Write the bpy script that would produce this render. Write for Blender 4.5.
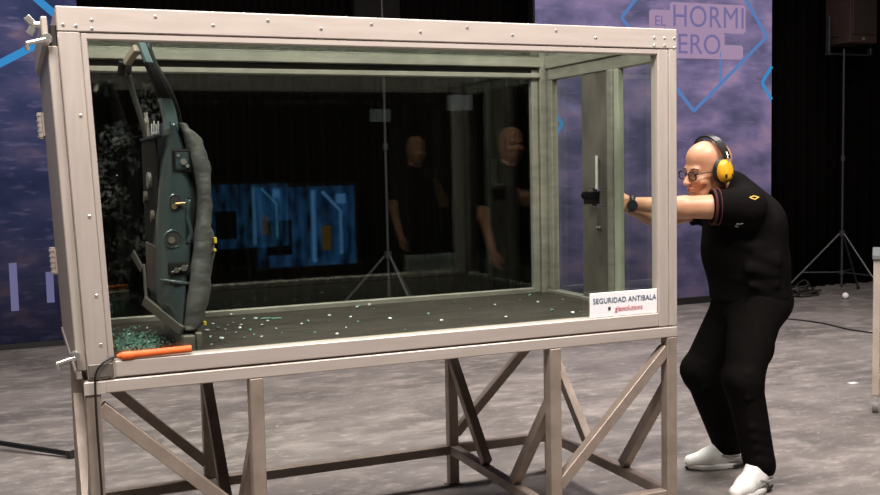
import bpy, bmesh, math, random
import numpy as np
from mathutils import Vector, Matrix, Euler

for o in list(bpy.data.objects):
    bpy.data.objects.remove(o, do_unlink=True)
S = bpy.context.scene
COL = S.collection
random.seed(7)
R = math.radians

# ------------------------------------------------------------------ camera
CAM = Vector((-0.1653, -3.2259, 1.45))
YAW, PIT, ROL, FPX = 0.39272, -0.07998, -0.02089, 1021.98
fw = Vector((math.sin(YAW)*math.cos(PIT), math.cos(YAW)*math.cos(PIT), math.sin(PIT)))
rt = Vector((math.cos(YAW), -math.sin(YAW), 0)); up = rt.cross(fw)
r2 = rt*math.cos(ROL)+up*math.sin(ROL); u2 = up*math.cos(ROL)-rt*math.sin(ROL)
cd = bpy.data.cameras.new('camera'); cam = bpy.data.objects.new('camera', cd); COL.objects.link(cam)
mw = Matrix((r2, u2, -fw)).transposed().to_4x4(); mw.translation = CAM
cam.matrix_world = mw
cd.sensor_width = 36; cd.lens = FPX/880*36; cd.clip_start = 0.05; cd.clip_end = 100
S.camera = cam

# ------------------------------------------------------------------ world, lights, exposure
w = bpy.data.worlds.new('World'); S.world = w; w.use_nodes = True
w.node_tree.nodes['Background'].inputs[0].default_value = (0.9, 0.92, 1.0, 1)
w.node_tree.nodes['Background'].inputs[1].default_value = 0.01
S.view_settings.view_transform = 'Standard'; S.view_settings.look = 'None'
S.view_settings.gamma = 1.0; S.view_settings.use_curve_mapping = False
S.view_settings.exposure = 0.0

def area(name, loc, aim, size, power, col=(1, .93, .87), spread=160):
    l = bpy.data.lights.new(name, 'AREA'); l.shape = 'RECTANGLE'; l.size, l.size_y = size
    l.energy = power; l.color = col; l.spread = R(spread)
    o = bpy.data.objects.new(name, l); COL.objects.link(o); o.location = loc
    o.rotation_euler = (Vector(aim)-Vector(loc)).to_track_quat('-Z', 'Y').to_euler()
    return o
area('studio_key_light', (-.4, -1.5, 4.2), (0.8, 0.1, 1.5), (1.4, .9), 180)
area('studio_front_light', (2.6, -1.6, 4.3), (2.5, 0.3, 1.1), (1.4, .9), 168, (1, .92, .86))
area('studio_top_light', (1.2, 1.6, 5.3), (1.2, 1.7, 0), (4.0, 1.6), 180, (1, .94, .90), 110)
area('studio_side_light', (5.6, 2.2, 5.3), (5.6, 2.4, 0), (2.5, 2.5), 125, (1, .93, .90), 110)

# ------------------------------------------------------------------ helpers
def link(o):
    COL.objects.link(o); return o
def tag(o, label=None, cat=None, group=None, kind=None):
    if label: o['label'] = label
    if cat: o['category'] = cat
    if group: o['group'] = group
    if kind: o['kind'] = kind
    return o
def thing(name, label, cat, loc=(0, 0, 0), group=None):
    o = link(bpy.data.objects.new(name, None)); o.location = loc; o.empty_display_size = .1
    return tag(o, label, cat, group)
def world_loc(o):
    v = Vector(o.location)
    while o.parent:
        v = v + o.matrix_parent_inverse.translation + Vector(o.parent.location); o = o.parent
    return v
def setpar(o, parent):
    if parent is not None:
        o.parent = parent
        o.matrix_parent_inverse = Matrix.Translation(-world_loc(parent))
def obj(name, bm, m, parent=None, smooth=False, deform=None):
    if deform:
        for v in bm.verts: v.co = deform(v.co)
    me = bpy.data.meshes.new(name); bmesh.ops.recalc_face_normals(bm, faces=bm.faces); bm.to_mesh(me); bm.free()
    if m is not None: me.materials.append(m)
    if smooth:
        for p in me.polygons: p.use_smooth = True
    o = link(bpy.data.objects.new(name, me)); setpar(o, parent); return o
def cube(bm, x0, x1, y0, y1, z0, z1, bev=0.0, seg=1):
    r = bmesh.ops.create_cube(bm, size=1)
    vs = r['verts']
    for v in vs:
        v.co = Vector(((x0+x1)/2+v.co.x*(x1-x0), (y0+y1)/2+v.co.y*(y1-y0), (z0+z1)/2+v.co.z*(z1-z0)))
    if bev:
        es = list({e for v in vs for e in v.link_edges})
        bmesh.ops.bevel(bm, geom=es, offset=bev, segments=seg, affect='EDGES', profile=.6)
def box(name, x0, x1, y0, y1, z0, z1, m, parent=None, bev=.003, deform=None, seg=1):
    bm = bmesh.new(); cube(bm, x0, x1, y0, y1, z0, z1, bev, seg); return obj(name, bm, m, parent, deform=deform)
def frame_mat(d, upv=Vector((0, 0, 1))):
    d = d.normalized()
    if abs(d.dot(upv)) > .99: upv = Vector((1, 0, 0)) if abs(d.x) < .9 else Vector((0, 1, 0))
    x = d.cross(upv).normalized(); y = x.cross(d)
    return x, y
def add_bar(bm, A, B, wd, ht, bev=.002, upv=Vector((0, 0, 1))):
    A, B = Vector(A), Vector(B); x, y = frame_mat(B-A, upv)
    n0 = set(bm.verts)
    cube(bm, -wd/2, wd/2, -ht/2, ht/2, 0, (B-A).length, bev)
    d = (B-A).normalized()
    for v in bm.verts:
        if v not in n0: v.co = A + x*v.co.x + y*v.co.y + d*v.co.z
def bar(name, A, B, wd, ht, m, parent=None, upv=Vector((0, 0, 1)), deform=None):
    bm = bmesh.new(); add_bar(bm, A, B, wd, ht, .002, upv); return obj(name, bm, m, parent, deform=deform)
def add_cyl(bm, A, B, r1, r2=None, n=16, caps=True):
    r2 = r1 if r2 is None else r2
    A, B = Vector(A), Vector(B); x, y = frame_mat(B-A)
    a = [bm.verts.new(A+(x*math.cos(t)+y*math.sin(t))*r1) for t in [2*math.pi*i/n for i in range(n)]]
    b = [bm.verts.new(B+(x*math.cos(t)+y*math.sin(t))*r2) for t in [2*math.pi*i/n for i in range(n)]]
    for i in range(n): bm.faces.new((a[i], a[(i+1) % n], b[(i+1) % n], b[i]))
    if caps: bm.faces.new(a[::-1]); bm.faces.new(b)
def cyl(name, A, B, r1, m, parent=None, r2=None, n=16, deform=None):
    bm = bmesh.new(); add_cyl(bm, A, B, r1, r2, n)
    o = obj(name, bm, m, parent, deform=deform)
    return o
def catmull(P, k=8):
    P = [Vector(p) for p in P]; Q = [P[0]*2-P[1]]+P+[P[-1]*2-P[-2]]; out = []
    for i in range(1, len(Q)-2):
        a, b, c, d = Q[i-1:i+3]
        for j in range(k):
            t = j/k
            out.append(.5*((2*b)+(c-a)*t+(2*a-5*b+4*c-d)*t*t+(3*b-a-3*c+d)*t**3))
    out.append(P[-1]); return out
def add_tube(bm, P, r, n=8):
    rings = []
    x = None
    for i, p in enumerate(P):
        d = (P[min(i+1, len(P)-1)]-P[max(i-1, 0)]).normalized()
        if x is None: x, y = frame_mat(d)
        else:
            x = (x-d*x.dot(d)).normalized(); y = d.cross(x)
        rr = r[i] if isinstance(r, (list, tuple)) else r
        rings.append([bm.verts.new(p+(x*math.cos(2*math.pi*k/n)+y*math.sin(2*math.pi*k/n))*rr) for k in range(n)])
    for a, b in zip(rings, rings[1:]):
        for k in range(n): bm.faces.new((a[k], a[(k+1) % n], b[(k+1) % n], b[k]))
    bm.faces.new(rings[0][::-1]); bm.faces.new(rings[-1])
def tube(name, P, r, m, parent=None, k=8, n=8, deform=None):
    bm = bmesh.new(); add_tube(bm, catmull(P, k), r, n); return obj(name, bm, m, parent, smooth=True, deform=deform)
def add_prism(bm, poly, y0, y1):
    """polygon given in (x,z), extruded along y"""
    a = [bm.verts.new((x, y0, z)) for x, z in poly]; b = [bm.verts.new((x, y1, z)) for x, z in poly]
    n = len(poly)
    for i in range(n): bm.faces.new((a[i], a[(i+1) % n], b[(i+1) % n], b[i]))
    bm.faces.new(a[::-1]); bm.faces.new(b)
def text_mesh(name, s, size, m, parent, M, depth=.0008, align='CENTER', space=1.0, sx=1.0, bold=0.0):
    c = bpy.data.curves.new(name, 'FONT'); c.body = s; c.size = size; c.align_x = align; c.align_y = 'CENTER'
    c.extrude = depth; c.space_character = space; c.offset = bold
    t = bpy.data.objects.new(name+'_tmp', c); COL.objects.link(t)
    dg = bpy.context.evaluated_depsgraph_get(); me = bpy.data.meshes.new_from_object(t.evaluated_get(dg))
    bpy.data.objects.remove(t); me.transform(M @ Matrix.Diagonal((sx, 1, 1, 1)))
    me.materials.clear(); me.materials.append(m)
    o = link(bpy.data.objects.new(name, me)); setpar(o, parent); return o

# ------------------------------------------------------------------ materials
def mat(name, col, rough=.5, metal=0.0, col2=None, nscale=8, stretch=(1, 1, 1), bump=0.0, bscale=None, coat=0.0, spec=.5, ndetail=5, lo=.35, hi=.65):
    m = bpy.data.materials.new(name); m.use_nodes = True
    nt = m.node_tree; b = nt.nodes['Principled BSDF']
    b.inputs['Base Color'].default_value = (*col, 1); b.inputs['Roughness'].default_value = rough
    b.inputs['Metallic'].default_value = metal; b.inputs['Coat Weight'].default_value = coat
    b.inputs['Specular IOR Level'].default_value = spec
    tc = nt.nodes.new('ShaderNodeTexCoord'); mp = nt.nodes.new('ShaderNodeMapping'); mp.inputs['Scale'].default_value = stretch
    nt.links.new(tc.outputs['Object'], mp.inputs['Vector'])
    nz = nt.nodes.new('ShaderNodeTexNoise'); nz.inputs['Scale'].default_value = nscale; nz.inputs['Detail'].default_value = ndetail
    nt.links.new(mp.outputs[0], nz.inputs['Vector'])
    c2 = col2 if col2 else tuple(c*.8 for c in col)
    rp = nt.nodes.new('ShaderNodeValToRGB'); rp.color_ramp.elements[0].position = lo; rp.color_ramp.elements[1].position = hi
    rp.color_ramp.elements[0].color = (*c2, 1); rp.color_ramp.elements[1].color = (*col, 1)
    nt.links.new(nz.outputs['Fac'], rp.inputs[0]); nt.links.new(rp.outputs[0], b.inputs['Base Color'])
    if bump:
        bn = nt.nodes.new('ShaderNodeBump'); bn.inputs['Strength'].default_value = bump; bn.inputs['Distance'].default_value = .02
        n2 = nz
        if bscale:
            n2 = nt.nodes.new('ShaderNodeTexNoise'); n2.inputs['Scale'].default_value = bscale; n2.inputs['Detail'].default_value = 3
            nt.links.new(mp.outputs[0], n2.inputs['Vector'])
        nt.links.new(n2.outputs['Fac'], bn.inputs['Height']); nt.links.new(bn.outputs[0], b.inputs['Normal'])
    return m
def emit(name, col, st):
    m = bpy.data.materials.new(name); m.use_nodes = True; nt = m.node_tree; nt.nodes.clear()
    e = nt.nodes.new('ShaderNodeEmission'); e.inputs[0].default_value = (*col, 1); e.inputs[1].default_value = st
    o = nt.nodes.new('ShaderNodeOutputMaterial'); nt.links.new(e.outputs[0], o.inputs[0]); return m
def glass(name, tint=(.935, .955, .93), dust=0.0, f0=.045):
    m = bpy.data.materials.new(name); m.use_nodes = True; nt = m.node_tree; nt.nodes.clear()
    N = nt.nodes.new; L = nt.links.new
    tr = N('ShaderNodeBsdfTransparent'); tr.inputs[0].default_value = (*tint, 1)
    gl = N('ShaderNodeBsdfGlossy'); gl.inputs['Roughness'].default_value = 0.0; gl.inputs[0].default_value = (.95, 1, .97, 1)
    lw = N('ShaderNodeLayerWeight'); lw.inputs['Blend'].default_value = .5
    pw = N('ShaderNodeMath'); pw.operation = 'POWER'; pw.inputs[1].default_value = 5; L(lw.outputs['Facing'], pw.inputs[0])
    ma = N('ShaderNodeMath'); ma.operation = 'MULTIPLY_ADD'; ma.inputs[1].default_value = 1-f0; ma.inputs[2].default_value = f0; L(pw.outputs[0], ma.inputs[0])
    mx = N('ShaderNodeMixShader'); L(ma.outputs[0], mx.inputs[0]); L(tr.outputs[0], mx.inputs[1]); L(gl.outputs[0], mx.inputs[2])
    out = N('ShaderNodeOutputMaterial'); last = mx
    if dust:
        df = N('ShaderNodeBsdfDiffuse'); df.inputs[0].default_value = (.75, .78, .76, 1)
        tc = N('ShaderNodeTexCoord')
        n1 = N('ShaderNodeTexNoise'); n1.inputs['Scale'].default_value = 5; n1.inputs['Detail'].default_value = 3; L(tc.outputs['Object'], n1.inputs['Vector'])
        r1 = N('ShaderNodeValToRGB'); r1.color_ramp.elements[0].position = .48; r1.color_ramp.elements[1].position = .72; L(n1.outputs['Fac'], r1.inputs[0])
        n2 = N('ShaderNodeTexNoise'); n2.inputs['Scale'].default_value = 60; n2.inputs['Detail'].default_value = 6; L(tc.outputs['Object'], n2.inputs['Vector'])
        r2_ = N('ShaderNodeValToRGB'); r2_.color_ramp.elements[0].position = .5; r2_.color_ramp.elements[1].position = .75; L(n2.outputs['Fac'], r2_.inputs[0])
        sp = N('ShaderNodeSeparateXYZ'); L(tc.outputs['Object'], sp.inputs[0])
        mr = N('ShaderNodeMapRange'); mr.inputs['From Min'].default_value = .46; mr.inputs['From Max'].default_value = .2; L(sp.outputs['X'], mr.inputs['Value'])
        a = N('ShaderNodeMath'); a.operation = 'MULTIPLY'; L(r1.outputs[0], a.inputs[0]); L(r2_.outputs[0], a.inputs[1])
        b = N('ShaderNodeMath'); b.operation = 'MULTIPLY'; L(a.outputs[0], b.inputs[0]); L(mr.outputs[0], b.inputs[1])
        c = N('ShaderNodeMath'); c.operation = 'MULTIPLY'; c.inputs[1].default_value = dust; L(b.outputs[0], c.inputs[0])
        m2 = N('ShaderNodeMixShader'); L(c.outputs[0], m2.inputs[0]); L(mx.outputs[0], m2.inputs[1]); L(df.outputs[0], m2.inputs[2]); last = m2
    L(last.outputs[0], out.inputs[0]); return m

STEEL = mat('pale_brushed_steel', (.56, .49, .445), .42, .3, (.51, .44, .395), 5, (1, 1, 9), .03, 60)
STEELV = mat('pale_brushed_steel_post', (.54, .475, .43), .42, .3, (.49, .425, .38), 5, (9, 9, 1), .03, 60)
STANDM = mat('bare_stand_steel', (.40, .325, .275), .45, .4, (.30, .24, .20), 5, (2, 2, 2), .04, 40)
INNER = mat('inner_grey_steel', (.36, .345, .30), .4, .3, (.27, .26, .225), 5, (2, 2, 6))
PLATE = mat('worn_plate_steel', (.24, .215, .185), .45, .4, (.14, .125, .11), 4, (2, 2, 1))
CHROME = mat('bright_fittings', (.75, .72, .68), .25, .8)
DARK = mat('recess_shade_black', (.02, .018, .016), .7)  # near-black colour standing in for shade in gaps and holes
BLACK = mat('black_plastic', (.012, .012, .012), .45)
BLACKM = mat('black_metal', (.02, .02, .022), .35, .5)
GLASS = glass('armoured_glass')
GLASSD = glass('dusty_armoured_glass', dust=.22)
CASEFLOOR = mat('case_floor_board', (.050, .042, .034), .8, 0, (.026, .022, .019), 6, (1, 6, 1), .05, 90, spec=.15)

# ------------------------------------------------------------------ the setting
def floor_mat():
    m = mat('studio_floor', (.200, .176, .163), .5, 0, (.112, .098, .091), 1.1, (1, 1.5, 1), ndetail=12, lo=.36, hi=.64)
    nt = m.node_tree; b = nt.nodes['Principled BSDF']; N = nt.nodes.new; L = nt.links.new
    last = b.inputs['Base Color'].links[0].from_socket
    tc = N('ShaderNodeTexCoord')
    # (scale, stretch, rotation, ramp lo, ramp hi, colour, amount): pale scuffs, dark traffic marks, grey patches, white flecks
    for sc, stc, rot, lo, hi, c, amt in ((3.2, (1, 1.8, 1), 14, .48, .66, (.30, .265, .245), .85), (2.1, (1, 2.2, 1), -20, .50, .68, (.095, .083, .079), .85),
                                         (.55, (1, 1.2, 1), 40, .45, .65, (.20, .178, .172), .6), (9, (1, 2.5, 1), 5, .56, .72, (.40, .355, .33), .7), (24, (1, 1.6, 1), 0, .60, .72, (.42, .375, .35), .7)):
        mp = N('ShaderNodeMapping'); mp.inputs['Scale'].default_value = stc; mp.inputs['Rotation'].default_value = (0, 0, R(rot)); L(tc.outputs['Object'], mp.inputs[0])
        n1 = N('ShaderNodeTexNoise'); n1.inputs['Scale'].default_value = sc; n1.inputs['Detail'].default_value = 9; n1.inputs['Roughness'].default_value = .62; n1.inputs['Distortion'].default_value = .4; L(mp.outputs[0], n1.inputs['Vector'])
        r1 = N('ShaderNodeMapRange'); r1.inputs['From Min'].default_value = lo; r1.inputs['From Max'].default_value = hi; r1.inputs['To Max'].default_value = amt; L(n1.outputs['Fac'], r1.inputs['Value'])
        m1 = N('ShaderNodeMix'); m1.data_type = 'RGBA'; L(r1.outputs[0], m1.inputs[0]); L(last, m1.inputs[6]); m1.inputs[7].default_value = (*c, 1); last = m1.outputs[2]
    L(last, b.inputs['Base Color'])
    rr = N('ShaderNodeMapRange'); rr.inputs['To Min'].default_value = .38; rr.inputs['To Max'].default_value = .62; L(n1.outputs['Fac'], rr.inputs['Value']); L(rr.outputs[0], b.inputs['Roughness'])
    return m
FLOOR = floor_mat()
WALLM = mat('black_studio_wall', (.012, .011, .011), .9)
tag(box('floor', -7, 12, -9, 8, -.1, 0, FLOOR, bev=0), kind='structure')
tag(box('wall_back', -7, 12, 8, 8.1, 0, 6.2, WALLM, bev=0), kind='structure')
tag(box('wall_left', -7.1, -7, -9, 8, 0, 6.2, WALLM, bev=0), kind='structure')
tag(box('wall_right', 12, 12.1, -9, 8, 0, 6.2, WALLM, bev=0), kind='structure')
tag(box('wall_front', -7, 12, -9.1, -9, 0, 6.2, WALLM, bev=0), kind='structure')
tag(box('ceiling', -7, 12, -9, 8, 6.2, 6.3, WALLM, bev=0), kind='structure')

def curtain(name, x0, x1, y, h, m, label, fold=.16, amp=.045):
    bm = bmesh.new(); n = int((x1-x0)/fold*8)
    th = .012
    fr, bk = [], []
    for i in range(n+1):
        x = x0+(x1-x0)*i/n
        yy = y+amp*math.sin(2*math.pi*(x-x0)/fold+.9*math.sin(x*3.1))+.02*math.sin(x*5.3)
        fr.append([bm.verts.new((x, yy+.01*math.sin(7*x+z), z)) for z in (.01, h*.5, h)])
        bk.append([bm.verts.new((x, yy+th+.01*math.sin(7*x+z), z)) for z in (.01, h*.5, h)])
    for L_ in (fr, bk):
        for a, b in zip(L_, L_[1:]):
            for k in range(2): bm.faces.new((a[k], b[k], b[k+1], a[k+1]))
    for a, b, c, d in zip(fr, fr[1:], bk[1:], bk):
        bm.faces.new((a[0], d[0], c[0], b[0])); bm.faces.new((a[2], b[2], c[2], d[2]))
    for a, d in ((fr[0], bk[0]), (fr[-1], bk[-1])):
        for k in range(2): bm.faces.new((a[k], a[k+1], d[k+1], d[k]))
    o = obj(name, bm, m, smooth=True); return tag(o, label, 'curtain')
CURT = mat('black_velvet', (.0045, .0034, .003), .95, 0, (.003, .0024, .0022), 20, spec=.05)
curtain('stage_curtain', .1, 5.0, 6.35, 5.2, CURT, 'black stage curtain hanging behind the glass case')
curtain('stage_curtain', 7.0, 11.5, 5.75, 5.2, CURT, 'black stage curtain behind the loudspeaker and its stand')

def screen_mat(name, kind):
    m = bpy.data.materials.new(name); m.use_nodes = True; nt = m.node_tree; nt.nodes.clear(); N = nt.nodes.new; L = nt.links.new
    tc = N('ShaderNodeTexCoord')
    mp = N('ShaderNodeMapping'); mp.inputs['Scale'].default_value = (1, 1, 1.8); L(tc.outputs['Object'], mp.inputs[0])
    n1 = N('ShaderNodeTexNoise'); n1.inputs['Scale'].default_value = 1.9; n1.inputs['Detail'].default_value = 6; L(mp.outputs[0], n1.inputs['Vector'])
    r1 = N('ShaderNodeValToRGB'); cr = r1.color_ramp
    if kind == 'R':
        stops = [(.30, (.065, .062, .115)), (.44, (.11, .095, .175)), (.55, (.17, .135, .25)), (.68, (.27, .185, .29))]
    else:
        stops = [(.30, (.028, .034, .085)), (.45, (.045, .052, .12)), (.58, (.075, .07, .145)), (.72, (.20, .13, .16))]
    cr.elements[0].position, cr.elements[0].color = stops[0][0], (*stops[0][1], 1)
    cr.elements[1].position, cr.elements[1].color = stops[-1][0], (*stops[-1][1], 1)
    for p_, c_ in stops[1:-1]:
        e = cr.elements.new(p_); e.color = (*c_, 1)
    L(n1.outputs['Fac'], r1.inputs[0])
    # blurred city lights in the picture: fine horizontal blotches
    mp2 = N('ShaderNodeMapping'); mp2.inputs['Scale'].default_value = (2.2, 2.2, 9); L(tc.outputs['Object'], mp2.inputs[0])
    n2 = N('ShaderNodeTexNoise'); n2.inputs['Scale'].default_value = 2.4; n2.inputs['Detail'].default_value = 4; L(mp2.outputs[0], n2.inputs['Vector'])
    r2_ = N('ShaderNodeValToRGB'); r2_.color_ramp.elements[0].position = .56; r2_.color_ramp.elements[1].position = .8; L(n2.outputs['Fac'], r2_.inputs[0])
    sp = N('ShaderNodeSeparateXYZ'); L(tc.outputs['Object'], sp.inputs[0])
    # emission strength over the height: strongest at the top, weaker towards the bottom
    mr = N('ShaderNodeMapRange'); mr.inputs['From Min'].default_value = .2; mr.inputs['From Max'].default_value = 2.4
    mr.inputs['To Min'].default_value = .18 if kind == 'L' else .36; mr.inputs['To Max'].default_value = 1.0 if kind == 'L' else 1.2; L(sp.outputs['Z'], mr.inputs['Value'])
    mx = N('ShaderNodeMix'); mx.data_type = 'RGBA'; mx.inputs[7].default_value = (.38, .30, .50, 1)
    k = N('ShaderNodeMath'); k.operation = 'MULTIPLY'; k.inputs[1].default_value = .30; L(r2_.outputs[0], k.inputs[0])
    L(k.outputs[0], mx.inputs[0]); L(r1.outputs[0], mx.inputs[6])
    e = N('ShaderNodeEmission'); L(mx.outputs[2], e.inputs[0]); L(mr.outputs[0], e.inputs[1])
    o = N('ShaderNodeOutputMaterial'); L(e.outputs[0], o.inputs[0]); return m
NEON = emit('neon_blue_line', (.12, .25, .58), .8)
NEONC = emit('neon_cyan_line', (.045, .28, .62), .9)
PINK = emit('logo_plate_pink', (.36, .25, .38), 1.0)
LETTER = emit('logo_letter_blue', (.17, .145, .32), 1.0)
PALE = emit('pale_bar_emission', (.17, .165, .32), .8)

def strip(name, pts, wd, y, m, parent, th=.004):
    bm = bmesh.new()
    for a, b in zip(pts, pts[1:]):
        add_bar(bm, (a[0], y, a[1]), (b[0], y, b[1]), th, wd, 0, Vector((0, -1, 0)).cross(Vector((b[0]-a[0], 0, b[1]-a[1]))).normalized())
    return obj(name, bm, m, parent)
# right LED screen: y = 5.3, left edge x 4.4, right edge x 7.1
scr = thing('led_screen', 'tall purple led screen with neon diamond and show logo behind the man', 'screen', (5.7, 5.34, 0))
o = box('screen_panel', 4.40, 7.115, 5.30, 5.38, .07, 4.4, screen_mat('led_picture_purple', 'R'), scr, bev=0)
box('screen_frame', 4.38, 7.125, 5.36, 5.46, .0, 4.42, BLACK, scr)
box('screen_plinth', 4.38, 7.125, 5.28, 5.36, .0, .068, BLACK, scr)
strip('neon_diamond', [(6.66, 3.22), (7.045, 2.70), (6.14, 1.94), (5.30, 2.83), (5.9, 3.5)], .035, 5.292, NEON, scr)
strip('neon_chevron', [(7.11, 2.40), (6.985, 2.23), (7.11, 2.06)], .035, 5.292, NEONC, scr)
strip('neon_chevron', [(4.50, 1.98), (4.64, 1.82), (4.50, 1.62)], .035, 5.292, NEONC, scr)
strip('neon_line', [(6.46, 2.53), (6.46, 2.23)], .018, 5.292, NEON, scr)
MT = lambda x, z, y=5.288: Matrix.Translation((x, y, z)) @ Matrix.Rotation(R(90), 4, 'X')
lg = box('logo_plate', 5.86, 6.76, 5.290, 5.296, 2.72, 3.00, PINK, scr, bev=.02)
lg2 = box('logo_plate', 5.78, 6.50, 5.290, 5.296, 2.46, 2.72, PINK, scr, bev=.02)
lg3 = box('logo_plate', 6.47, 6.73, 5.290, 5.296, 2.46, 2.60, PINK, scr, bev=.02)
lg4 = box('logo_plate', 5.62, 5.86, 5.290, 5.296, 2.70, 2.92, PINK, scr, bev=.02)
text_mesh('lettering', 'HORMI', .30, LETTER, lg, MT(6.32, 2.86), sx=.90, space=1.06)
text_mesh('lettering', 'GUERO', .28, LETTER, lg2, MT(6.47, 2.59), sx=.98, space=1.03, align='RIGHT')
text_mesh('lettering', 'EL', .14, LETTER, lg4, MT(5.74, 2.81))
# left LED screen
scl = thing('led_screen', 'dark blue led screen with cyan neon lines beside the case hinges', 'screen', (-1, 5.95, 0))
box('screen_panel', -2.6, .385, 5.92, 6.0, .05, 4.4, screen_mat('led_picture_blue', 'L'), scl, bev=0)
box('screen_frame', -2.62, .395, 5.98, 6.08, .0, 4.42, BLACK, scl)
box('screen_plinth', -2.62, .395, 5.90, 5.98, .0, .048, BLACK, scl)
strip('neon_diamond', [(-.95, 1.95), (.33, 2.66), (-.6, 3.5)], .06, 5.912, NEONC, scl)
text_mesh('lettering', 'O', .50, emit('neon_letter_pale', (.25, .42, .75), 1), scl, Matrix.Translation((-.47, 5.91, 2.62)) @ Matrix.Rotation(R(90), 4, 'X'))
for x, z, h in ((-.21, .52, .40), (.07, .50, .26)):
    box('pale_bar', x-.03, x+.03, 5.914, 5.918, z-h/2, z+h/2, PALE, scl, bev=.0015)  # pale upright emissive bars on the screen face

# dark scenery column behind the case
col = box('hanging_drape_panel', 2.86, 3.32, 6.05, 6.15, 2.35, 6.19, mat('charcoal_flat', (.016, .0145, .0145), .9, spec=.1), bev=.01)
tag(col, 'charcoal drape panel hanging from the ceiling above the case roof', 'drape panel')

# ------------------------------------------------------------------ the glass case
W, ZT, Z0, ZR, D = 2.1465, 1.939, .8235, .780, 1.0
BL, BR, BT, BB = .0804, .0832, .0945, .053
def rack(c):      # the case leans a little at its hinge end
    t = (c.z-Z0)/(ZT-Z0)
    return Vector((c.x+(1-c.x/W)*(.012-.042*t), c.y, c.z))
case = thing('ballistic_test_case', 'large glass test case with pale riveted steel frame on a stand', 'glass case', (W/2, D/2, Z0))
def cb(name, x0, x1, y0, y1, z0, z1, m=STEEL, par=None, bev=.003): return box(name, x0, x1, y0, y1, z0, z1, m, par or case, bev, rack)
# front frame: outer angle irons proud, inner strips set back
cb('top_rail', 0, W, 0, .05, ZT-.073, ZT, STEEL)
cb('top_rail_lip', BL-.01, W-BR+.01, .004, .05, ZT-BT, ZT-.0745, STEEL)
cb('corner_post', 0, BL-.018, .001, .05, Z0, ZT-.0742, STEELV)
cb('corner_post_lip', BL-.017, BL, .003, .05, Z0, ZT-.0755, STEELV)
cb('corner_post', W-BR+.048, W, .001, .05, Z0, ZT-.0742, STEELV)
cb('corner_post_lip', W-BR, W-BR+.047, .003, .05, Z0, ZT-.0755, STEELV)
cb('bottom_rail', BL, W-BR, .002, .06, Z0+.003, Z0+BB, STEEL)
# left end wall frame and back frame
cb('side_rail', 0, .045, .0505, D-.05, ZT-.07, ZT, STEEL)
cb('side_rail', 0, .045, .0505, D-.05, Z0+.002, Z0+.05, STEEL)
cb('back_post', 0, .08, D-.05, D, Z0, ZT, STEELV)
cb('back_post', W-.07, W, D-.05, D, Z0, ZT, INNER)
cb('back_post_lip', W-.105, W-.072, D-.035, D-.005, Z0+.03, ZT-.06, INNER)
cb('back_rail', .08, W-.07, D-.06, D, ZT-.052, ZT-.004, INNER)
cb('back_rail_shade_strip', .08, W-.07, D-.03, D-.006, ZT-.078, ZT-.053, DARK)  # dark strip painted as the shadow gap between rail and lip
cb('back_rail_lip', .08, W-.07, D-.055, D-.004, ZT-.10, ZT-.079, INNER)
cb('back_bottom_rail', .08, W-.07, D-.03, D, Z0+.002, Z0+.05, INNER)
# roof and floor
cb('roof_glass_pane', .046, W-.046, .0505, D-.0605, ZT-.03, ZT-.012, GLASS, bev=0)
cb('floor_board', .046, W-.04, .0605, D-.031, Z0+.004, Z0+.03, CASEFLOOR)
# panes
cb('glass_pane', BL-.01, W-BR+.01, .022, .042, Z0+BB-.008, ZT-BT+.008, GLASS, bev=0).name = 'front_glass_pane'
cb('back_glass_pane', .06, W-.09, D-.028, D-.012, Z0+.045, ZT-.085, GLASSD, bev=0)
# right end wall: frame, pane, port plate, pane, door frame
XR = W-.045
cb('side_rail', XR, W, .0505, D-.05, ZT-.06, ZT, INNER)
cb('side_rail_lip', XR+.008, W-.004, .06, D-.06, ZT-.112, ZT-.061, INNER)
cb('side_rail', XR, W, .0505, D-.05, Z0+.002, Z0+.045, INNER)
cb('side_stile', XR+.008, W-.004, .905, .948, Z0+.046, ZT-.113, INNER)
def platep(name, y0, y1, z0, z1, m=PLATE, x0=XR+.012, x1=W-.008): return cb(name, x0, x1, y0, y1, z0, z1, m, bev=.002)
platep('port_plate', .42, .645, 1.338, ZT-.113)
platep('port_plate', .42, .645, Z0+.046, 1.262)
platep('port_cheek', .42, .505, 1.2625, 1.3375)
platep('port_cheek', .562, .645, 1.2625, 1.3375)
cb('door_stile', XR-.004, W-.004, .378, .418, Z0+.046, ZT-.113, INNER)
cb('door_stile_lip', XR+.004, W-.012, .345, .377, Z0+.046, ZT-.113, mat('stile_green_edge', (.50, .52, .42), .35, .2))
cb('side_glass_pane', XR+.014, W-.014, .645, .905, Z0+.045, ZT-.112, GLASS, bev=0)
cb('side_glass_pane', XR+.014, W-.014, .05, .345, Z0+.045, ZT-.06, GLASS, bev=0)
h = cyl('shutter_handle', (XR-.012, .485, 1.338), (XR-.012, .485, 1.478), .006, mat('white_rod', (.8, .78, .74), .3), case)
bm = bmesh.new(); bm.free()
for zz in (1.345, 1.47): cyl('handle_bracket', (XR-.012, .485, zz), (XR+.014, .522, zz), .004, CHROME, case)
cb('plate_latch', XR+.002, XR+.0115, .49, .525, 1.17, 1.18, CHROME)
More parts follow.
